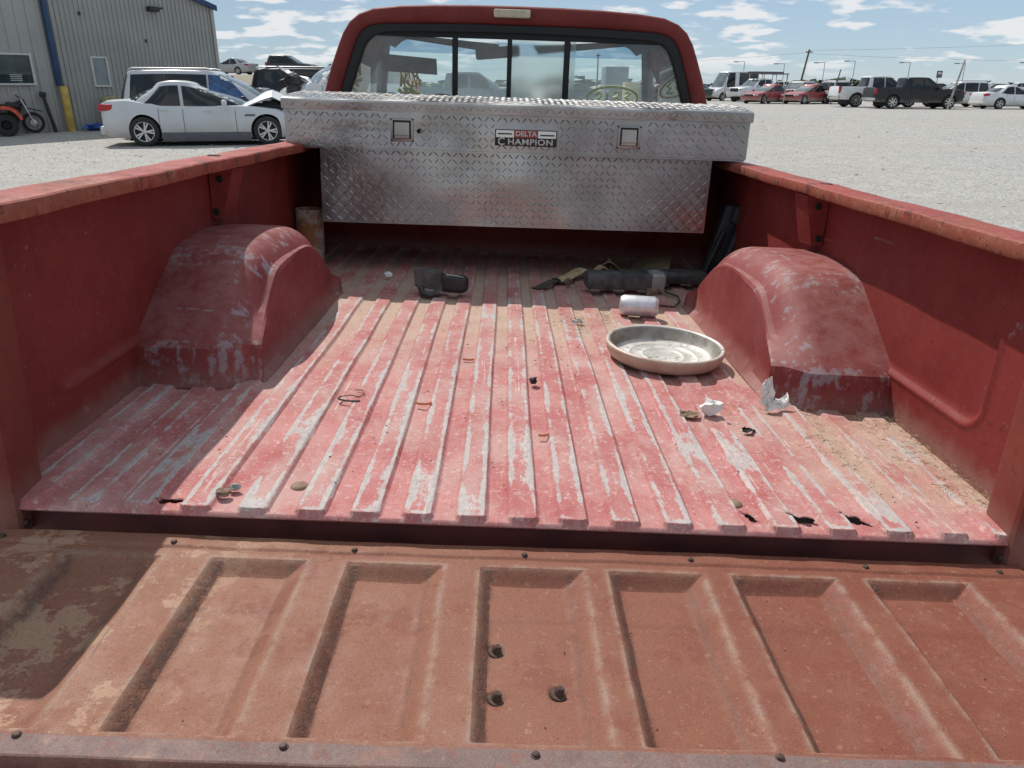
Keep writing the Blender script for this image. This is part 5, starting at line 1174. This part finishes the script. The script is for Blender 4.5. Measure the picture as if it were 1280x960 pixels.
hd = link('buckled_bonnet', mb.mesh('buckled_bonnet', 'p_white', 25), bw, bsh); hd['label'] = 'bonnet folded up in the middle'
mb = MB().box((4.0, 0, .86), (.8, 1.35, .22), None, .04).box((4.25, .2, .98), (.3, .5, .16), None, .04).box((4.1, -.45, .97), (.35, .3, .15), None, .03)
link('engine', mb.mesh('engine', 'dark', 40), bw, bsh)
link('torn_front', MB().box((4.50, 0, .52), (.16, 1.62, .46), Matrix.Rotation(.12, 3, 'Y'), .05).mesh('torn_front', 'grime', 40), bw, bsh)
link('side_vent', MB().box((3.62, -.925, .72), (.24, .02, .03)).mesh('side_vent', 'black_plastic'), bw, bsh)

# silver minivan behind it
VB = dict(VAN); VB['win'] = [(.36, 1.35, .46, 1.35), (1.36, 2.45, 1.36, 2.45), (2.50, 3.58, 2.50, 2.96, 'glass_blue_reflection')]; VB['mirm'] = 'black_plastic'; VB['gh'] = (.03, .30, 2.75, 4.15, 1.80)
vehicle('minivan', 'silver minivan with a blue reflection painted on its front door window, behind the white sedan', 'van', -8.55, 23.6, .16, VB, 'silver_white')
# large black sport utility behind
BS = dict(SUV); BS.update(L=5.3, W=2.0, top=[(0, .95), (.03, 1.15), (.2, 1.17), (3.7, 1.12), (4.0, 1.15), (5.1, 1.04), (5.25, .9), (5.3, .7)], gh=(.04, .24, 3.1, 4.0, 1.93), wheels=(1.1, 4.15, .40), win=[(.3, 1.2, .42, 1.18), (1.28, 2.4, 1.28, 2.4), (2.48, 3.55, 2.46, 3.2)], gaps=(1.25, 2.44, 3.6), handles=(1.5, 2.7), mirror=3.4)
vehicle('black_suv', 'black full-size utility vehicle between the minivan and the wrecked white car', 'suv', -6.35, 28.4, .12, BS, 'black', glassm='car_glass')
# wreck
def wreck(V):
    V = V.copy(); k = V[:, 0] > 2.9
    f_ = np.clip((V[:, 0] - 2.9) / 1.8, 0, 1)
    V[:, 2] += f_ * (.22 * np.sin(V[:, 0] * 5 + V[:, 1] * 3) - .10) * (V[:, 2] > .6); V[:, 0] -= f_ * .55; V[:, 1] += f_ * .18 * np.sin(V[:, 2] * 6 + V[:, 0] * 4)
    return V
WS = dict(SUV); WS['top'] = [(0, .85), (.03, 1.05), (.2, 1.08), (3.2, 1.03), (3.6, 1.02), (4.5, .78), (4.70, .65), (4.75, .55)]
wk = vehicle('wrecked_car', 'wrecked white car with its front torn open, beside the cab', 'car', -5.45, 25.6, R(180) + .40, WS, 'white', z=.42, deform=wreck, glassm='car_glass_light')
wsh = T3(-WS['L'] / 2, 0, 0)
mb = MB()
for k in range(9):
    mb.add(crumple(rnd(.12, .28), rnd(.10, .30), rnd(.08, .2), 50 + k, 1).v, [])
mb = MB()
for k in range(12):
    q = crumple(rnd(.12, .30), rnd(.10, .30), rnd(.08, .2), 50 + k, 1); o_ = (rnd(3.3, 4.15), rnd(-.8, .8), rnd(.55, 1.0)); mb.add([(a + o_[0], b + o_[1], c_ + o_[2]) for a, b, c_ in q.v], q.f)
link('torn_engine_bay', mb.mesh('torn_engine_bay', 'grime'), wk, wsh)
q = sheet([(3.2, .75, 1.05), (3.2, -.75, 1.10), (4.1, -.6, 1.50), (4.2, .65, 1.42)], 77, .07); link('bent_bonnet', q.mesh('bent_bonnet', 'p_white'), wk, wsh)

tr = thing('flatbed_trailer', 'low flatbed trailer under the wrecked white car', 'trailer', T3(-5.45, 25.6, 0) @ Rz(.40))
link('deck', MB().box((0, 0, .37), (5.6, 2.1, .10), None, .02).mesh('deck', 'grime', 40), tr); link('tongue', MB().tube([(2.8, 0, .36), (4.0, 0, .40)], .06).mesh('tongue', 'grime'), tr)
for x in (-.5, .4):
    for s in (-1, 1): link('tyre', MB().lathe([(.10, .10), (.24, .10), (.29, .05), (.29, -.05), (.24, -.10), (.10, -.10), (0, -.08)], 20, 'y').mesh('tyre', 'tyre', 50), tr, T3(x, s * .95, .29) if s < 0 else T3(x, s * .95, .29) @ Rz(math.pi))
# embankment with two cars on it, far behind
mb = MB(); prof = [(66, 0), (72, 1.9), (75, 2.1), (104, 2.1), (112, 0)]
mb.grid([[(x, y, z * (1 - sm(-21, -16, np.array(x))) * sm(-75, -66, np.array(x)) - .02) for y, z in prof] for x in np.linspace(-78, -14, 30)])
tag(link('embankment', mb.mesh('embankment', 'dirt', 40)), 'raised dirt bank behind the parked cars', None, None, 'structure')
vehicle('grey_sedan', 'small grey sedan up on the bank left of the dark utility vehicle', 'car', -27.4, 80.5, R(180) - .35, SED, 'silver', z=2.10)
vehicle('dark_suv', 'dark utility vehicle up on the bank beside the cab roof', 'suv', -21.6, 80.5, -.12, SUV, 'charcoal', z=2.10)

# ---- right-hand rows
BP = dict(PICK); BP['hlm'] = 'amber_lens'
vehicle('black_pickup', 'black crew-cab pickup parked side-on behind the leaning post', 'pickup truck', 27.0, 55.2, .02, BP, 'black')
WP = dict(PICK); WP.update(wheels=(1.30, 5.1, .46), tl=(1.15, .46, .18), zb=.5); WP['top'] = [(x, z_ + .06) for x, z_ in PICK['top']]; WP['gh'] = (2.02, 2.16, 3.75, 4.72, 2.08)
vehicle('white_pickup', 'white pickup with red taillight half hidden behind the black pickup', 'pickup truck', 25.95, 58.6, .03, WP, 'white', glassm='car_glass')
vehicle('white_suv', 'white utility vehicle nose to the black pickup', 'suv', 32.2, 59.8, R(180) - .10, SUV, 'white')
SE2 = dict(SED)
vehicle('pale_sedan', 'white sedan cut off by the right edge of the picture', 'car', 33.9, 55.6, .05, SE2, 'white')
vehicle('red_sedan', 'red sedan in front of the white pickup with the roof rack', 'car', 21.1, 67.8, R(180) + .62, SED, 'carred', 'red sedans in the far row', glassm='car_glass', )
vehicle('red_sedan', 'red sedan standing in front of the silver utility vehicle', 'car', 24.2, 67.3, R(180) + .62, SED, 'carred', 'red sedans in the far row')
vehicle('silver_suv', 'silver utility vehicle behind the right red sedan', 'suv', 25.7, 74.5, R(180) + .75, SUV, 'cream')
WR = dict(PICK); WR['wheels'] = (1.28, 5.08, .40)
rk = vehicle('work_pickup', 'white work pickup carrying a ladder rack behind the left red sedan', 'pickup truck', 22.3, 74.6, R(180) + .55, WR, 'white')
mb = MB()
for x in (.4, 1.8, 3.4):
    for s in (-1, 1): mb.tube([(x, s * .85, 1.25), (x, s * .82, 2.35)], .03, 6)
    mb.tube([(x, -.95, 2.35), (x, .95, 2.35)], .035, 6)
for s in (-.8, .8): mb.tube([(.1, s, 2.38), (4.4, s, 2.38)], .03, 6)
for k, s in enumerate((-.5, -.1, .3)): mb.box((2.2, s, 2.48), (3.6, .26, .14))
link('ladder_rack', mb.mesh('ladder_rack', 'trim_grey'), rk, T3(-WR['L'] / 2, 0, 0))
HV = dict(VAN); HV.update(L=5.6, W=2.05, zb=.28, top=[(0, 1.1), (.03, 1.25), (.2, 1.28), (4.2, 1.22), (4.6, 1.2), (5.2, 1.0), (5.5, .85), (5.6, .6)], gh=(.03, .12, 3.9, 4.75, 2.62), wheels=(1.1, 4.6, .36), win=[(.35, 1.45, .35, 1.45), (1.55, 2.7, 1.55, 2.7), (3.2, 4.25, 3.2, 3.9)], rails=False, wt=.84, gaps=(1.5, 3.1, 4.3), handles=(3.0, 3.3), mirror=4.4)
def van_short(name): pass
vehicle('passenger_van', 'white high-roof passenger van at the left end of the far row', 'van', 20.9, 78.6, R(180) + .45, HV, 'white')
vehicle('dark_car', 'dark green car just right of the cab roof pillar', 'car', 17.6, 79, R(90) + .3, SED, 'darkgreen')
vehicle('faded_suv', 'pale car with dark nose between the red sedan and the white pickup', 'suv', 26.3, 68.5, R(90) + .2, SUV, 'silver')
# distant parked row
q = random.Random(3)
cols = ['white', 'charcoal', 'silver', 'black', 'grey', 'blue', 'white', 'charcoal', 'carred', 'black']
NAME = {'white': 'white', 'charcoal': 'charcoal', 'silver': 'silver', 'black': 'black', 'grey': 'grey', 'blue': 'blue', 'carred': 'red'}
ORD = ['leftmost', 'second from left', 'third from left', 'fourth from left', 'fifth from left', 'sixth from left', 'seventh from left', 'eighth from left', 'eighth from right', 'seventh from right', 'sixth from right', 'fifth from right', 'fourth from right', 'third from right', 'second from right', 'rightmost']
for k in range(16):
    x = 38 + k * 5.6; y = 150 + q.uniform(-3, 3); S_ = (SED, SUV, PICK, SUV)[k % 4]; c_ = cols[(k * 3) % 10]
    ty = {id(SED): 'car', id(SUV): 'utility vehicle', id(PICK): 'pickup'}[id(S_)]
    vehicle('distant_car', 'tiny %s %s, %s in the row on the horizon' % (NAME[c_], ty, ORD[k]), 'car', x, y, q.choice((0, math.pi)) + q.uniform(-.15, .15), S_, c_, 'far cars along the horizon', parts=False)
# vehicles and boxes ahead of the truck, seen through its windows
GP = dict(PICK)
vehicle('slate_pickup', 'slate grey pickup ahead of the truck, seen through the cab windows', 'pickup truck', -2.2, 38.5, .03, GP, 'slate')
def crate_stack(name, label, x, y, dims, mat):
    r0 = thing(name, label, 'container', T3(x, y, 0)); w_, d_, h_ = dims
    link('shell', MB().box((0, 0, h_ / 2 + .1), (w_, d_, h_), None, .03).mesh('shell', mat, 30), r0)
    for k in range(7): link('rib', MB().box((-w_ / 2 + (k + .5) * w_ / 7, -d_ / 2 - .012, h_ / 2 + .1), (w_ / 16, .03, h_ * .9)).mesh('rib', mat), r0)
    link('skid', MB().box((0, 0, .05), (w_ * .9, d_ * .9, .1)).mesh('skid', 'wood_pole'), r0)
crate_stack('tall_container', 'tall slate container ahead, seen through the right cab window', 5.65, 46, (1.25, 2.2, 2.25), 'slate_box')
crate_stack('tan_container', 'tan metal cabinet in front of the tall slate container', 6.1, 42.5, (.75, 1.0, 1.45), 'tan_box')
crate_stack('low_container', 'low dark cabinet right of the tan cabinet', 7.0, 43.5, (.8, 1.0, 1.30), 'slate_box')
vehicle('charcoal_sedan', 'charcoal sedan ahead at the left of the right cab window', 'car', 4.4, 52, .3, SED, 'charcoal')
vehicle('far_red_sedan', 'dark red sedan far ahead beside the low cabinet', 'car', 9.6, 52, .4, SED, 'carred')
vehicle('far_white_sedan', 'white sedan far ahead behind the yellow windshield scribble', 'car', -9.5, 56, .1, SED, 'white')

# ---------------------------------------------------------------- poles, posts, lights, wires
def pole(name, label, x, y, h, r, lean=(0, 0), mat='wood_pole', arm=None, group=None):
    o = thing(name, label, 'pole', T3(x, y, 0), group)
    link('shaft', MB().tube([(0, 0, -.2), (lean[0], lean[1], h)], [r, r * .75], 8).mesh('shaft', mat, 60), o)
    if arm: link('cross_arm', MB().box((lean[0], lean[1], h - .25), (arm, .10, .12)).mesh('cross_arm', mat), o)
    return o
pole('utility_pole', 'tall dark utility pole rising behind the red sedans', 31.2, 90, 5.0, .13, (.75, 0), 'wood_pole', .7)
pole('slanted_post', 'short slanted post between the right red sedan and the white pickup', 25.3, 65, 2.6, .06, (.45, 0), 'wood_pole')
pole('leaning_post', 'bleached post leaning in front of the black pickup', 28.4, 53.2, 3.0, .07, (.55, 0), 'post_grey')
pole('thin_post', 'thin pale post in front of the left red sedan', 21.2, 64, 2.3, .045, (.12, 0), 'post_grey')
pole('marker_post', 'thin pole left of the white passenger van', 18.6, 72, 2.3, .04, (0, 0), 'galv')
sg = pole('sign_post', 'small dark square sign on a thin pole behind the black pickup', 32.2, 62.5, 2.0, .04, (0, 0), 'galv')
link('board', MB().box((.05, -.06, 2.25), (.42, .03, .50)).mesh('board', 'trim_grey'), sg); link('print', MB().box((.05, -.082, 2.33), (.26, .01, .16)).mesh('print', 'white_sign'), sg)
for k, (x, h) in enumerate(((46, 9.0), (54, 8.4), (62, 8.8), (68, 9.4), (79, 9.0), (90, 8.8), (103, 9.2), (118, 8.6))):
    y = 165; hh = 1.5 + (h - 1.5) * .55
    o = pole('lot_light', ('lot light mast %s on the horizon' % ('farthest left', 'second from the left', 'third from the left', 'fourth from the left', 'fourth from the right', 'third from the right', 'second from the right', 'farthest right')[k]), x, y, hh, .09, (0, 0), 'galv', None, 'light masts along the horizon')
    link('arm', MB().box((-.9, 0, hh), (1.9, .10, .09)).mesh('arm', 'galv'), o); link('lamp_head', MB().box((-1.7, 0, hh - .03), (.9, .35, .16)).mesh('lamp_head', 'trim_grey'), o)
def wire(label, p0, p1, sag):
    pts = [(p0[0] + (p1[0] - p0[0]) * t, p0[1] + (p1[1] - p0[1]) * t, p0[2] + (p1[2] - p0[2]) * t - sag * 4 * t * (1 - t)) for t in np.linspace(0, 1, 30)]
    tag(link('overhead_wire', MB().tube(pts, .010, 5).mesh('overhead_wire', 'trim_grey'), None), label, 'wire', 'overhead wires across the sky')
wire('highest overhead wire crossing the sky at the right', (31.9, 90, 4.9), (75, 84, 6.6), .3)
wire('lower overhead wire running right from the utility pole', (31.9, 90, 4.6), (80, 92, 4.4), .5)
wire('overhead wire running left from the utility pole to the cab', (31.9, 90, 4.7), (-10, 96, 2.8), .4)
for k, x in enumerate((2.2, 3.6)):
    pole('far_mast', ('left' if k == 0 else 'right') + ' of two thin masts seen through the right cab window', x * 2.6, 92, 4.2 + k * .4, .10, (0, 0), 'wood_pole', .5)
# far tree line and low sheds
def treeline():
    mb = MB(); q = random.Random(9)
    for k in range(900):
        x = q.uniform(-240, 420); y = 330 + q.uniform(-15, 15); h = q.uniform(.6, 3.0) + 1.2 * math.sin(x * .06); r = q.uniform(1.5, 3.5); z = max(.4, h * q.uniform(.3, .9))
        o = [(x + q.gauss(0, r), y + q.gauss(0, r), max(0, z + q.gauss(0, .8))) for _ in range(5)]; mb.add(o, [(0, 1, 2), (1, 2, 3), (2, 3, 4), (0, 3, 4)])
    tag(link('far_treeline', mb.mesh('far_treeline', 'foliage', None, False)), 'low dark line of brush along the far horizon', 'treeline', None, 'stuff')
treeline()

# ---------------------------------------------------------------- quad bike and motorcycle by the wall
def quad():
    o = thing('quad_bike', 'red quad bike cut off by the left edge of the picture', 'quad bike', T3(-15.22, 23.05, 0) @ Rz(R(180) + .55))
    t = MB().lathe([(.13, .12), (.22, .14), (.29, .12), (.31, .06), (.31, -.06), (.29, -.12), (.22, -.14), (.13, -.12), (.11, 0), (0, 0)], 24, 'y').mesh('tyre', 'tyre', 50)
    for x in (-.6, .6):
        for s in (-1, 1): link('tyre', t, o, T3(x, s * .48, .31)); 
    for x in (-.6, .6):
        for s in (-1, 1):
            f = MB(); f.grid([[(x + .44 * math.cos(a), s * y, .40 + .42 * math.sin(a)) for y in (.20, .40, .66)] for a in np.linspace(.2, 3.0, 11)]); f.grid([[(x + r_ * math.cos(a), s * .66, .40 + r_ * .95 * math.sin(a)) for r_ in (.36, .44)] for a in np.linspace(.2, 3.0, 11)]); link('fender', f.mesh('fender', 'atv_red', 60), o)
    link('chassis', MB().box((0, 0, .42), (1.3, .36, .22), None, .04).mesh('chassis', 'black_plastic', 40), o)
    link('seat', MB().box((-.25, 0, .80), (.75, .30, .14), None, .05).mesh('seat', 'rubber', 40), o)
    link('tank', MB().box((.28, 0, .78), (.45, .32, .20), Matrix.Rotation(-.2, 3, 'Y'), .06).mesh('tank', 'atv_red', 40), o)
    link('handlebar', MB().tube([(.35, -.38, 1.02), (.45, -.15, 1.0), (.45, .15, 1.0), (.35, .38, 1.02)], .018).tube([(.45, 0, 1.0), (.58, 0, .6)], .03).mesh('handlebar', 'black_plastic'), o)
    link('rack', MB().tube([(-.9, -.3, .82), (-.5, -.3, .84), (-.5, .3, .84), (-.9, .3, .82)], .014, 6, closed=True).mesh('rack', 'black_plastic'), o)
quad()
def moto():
    o = thing('dirt_bike', 'black dirt bike standing between the red quad and the yellow guard', 'motorcycle', T3(-15.10, 24.15, 0) @ Rz(.55))
    for x in (-.62, .62):
        r = .30; w_ = link('tyre', MB().tube([(r * .84 * math.cos(a), 0, r * .84 * math.sin(a)) for a in np.linspace(0, 2 * math.pi, 26, endpoint=False)], .05, 8, closed=True).mesh('tyre', 'tyre', 60), o, T3(x, 0, .31))
        m_ = MB().lathe([(.09, .03), (.09, -.03), (.04, -.035), (0, -.035)], 16, 'y'); m_.tube([(.20 * math.cos(a), 0, .20 * math.sin(a)) for a in np.linspace(0, 2 * math.pi, 24, endpoint=False)], .012, 6, closed=True)
        for k in range(10): a = k * .628; m_.tube([(.03 * math.cos(a), 0, .03 * math.sin(a)), (.20 * math.cos(a + .3), 0, .20 * math.sin(a + .3))], .004, 4)
        link('hub', m_.mesh('hub', 'rim', 40), w_)
    for s in (-.09, .09): link('fork', MB().tube([(.62, s, .31), (.40, s, .98)], [.022, .028], 8).mesh('fork', 'chrome', 60), o)
    link('frame', MB().tube([(.38, 0, .92), (-.1, 0, .72), (-.62, 0, .31)], .03).tube([(.38, 0, .85), (.22, 0, .32), (-.25, 0, .28)], .03).mesh('frame', 'black_plastic', 50), o)
    link('engine', MB().box((.05, 0, .42), (.36, .24, .30), None, .05).box((.10, 0, .60), (.18, .18, .16), None, .03).mesh('engine', 'grime', 40), o)
    link('tank', MB().box((.16, 0, .80), (.38, .24, .18), Matrix.Rotation(.15, 3, 'Y'), .06).mesh('tank', 'black_plastic', 40), o)
    link('seat', MB().box((-.35, 0, .80), (.72, .20, .09), Matrix.Rotation(.05, 3, 'Y'), .03).mesh('seat', 'rubber', 40), o)
    link('fender', MB().box((-.72, 0, .76), (.40, .16, .03), Matrix.Rotation(.2, 3, 'Y'), .01).box((.70, 0, .68), (.42, .14, .03), Matrix.Rotation(.25, 3, 'Y'), .01).mesh('fender', 'black_plastic', 40), o)
    link('handlebar', MB().tube([(.28, -.36, 1.10), (.36, -.12, 1.04), (.36, .12, 1.04), (.28, .36, 1.10)], .014).mesh('handlebar', 'black_plastic', 60), o)
    link('number_plate', MB().box((.48, 0, .90), (.04, .18, .2), Matrix.Rotation(-.3, 3, 'Y'), .01).mesh('number_plate', 'black_plastic', 40), o)
    link('side_plate', MB().box((-.30, -.12, .62), (.20, .02, .16), None, .008).mesh('side_plate', 'white_sign', 40), o)
moto()
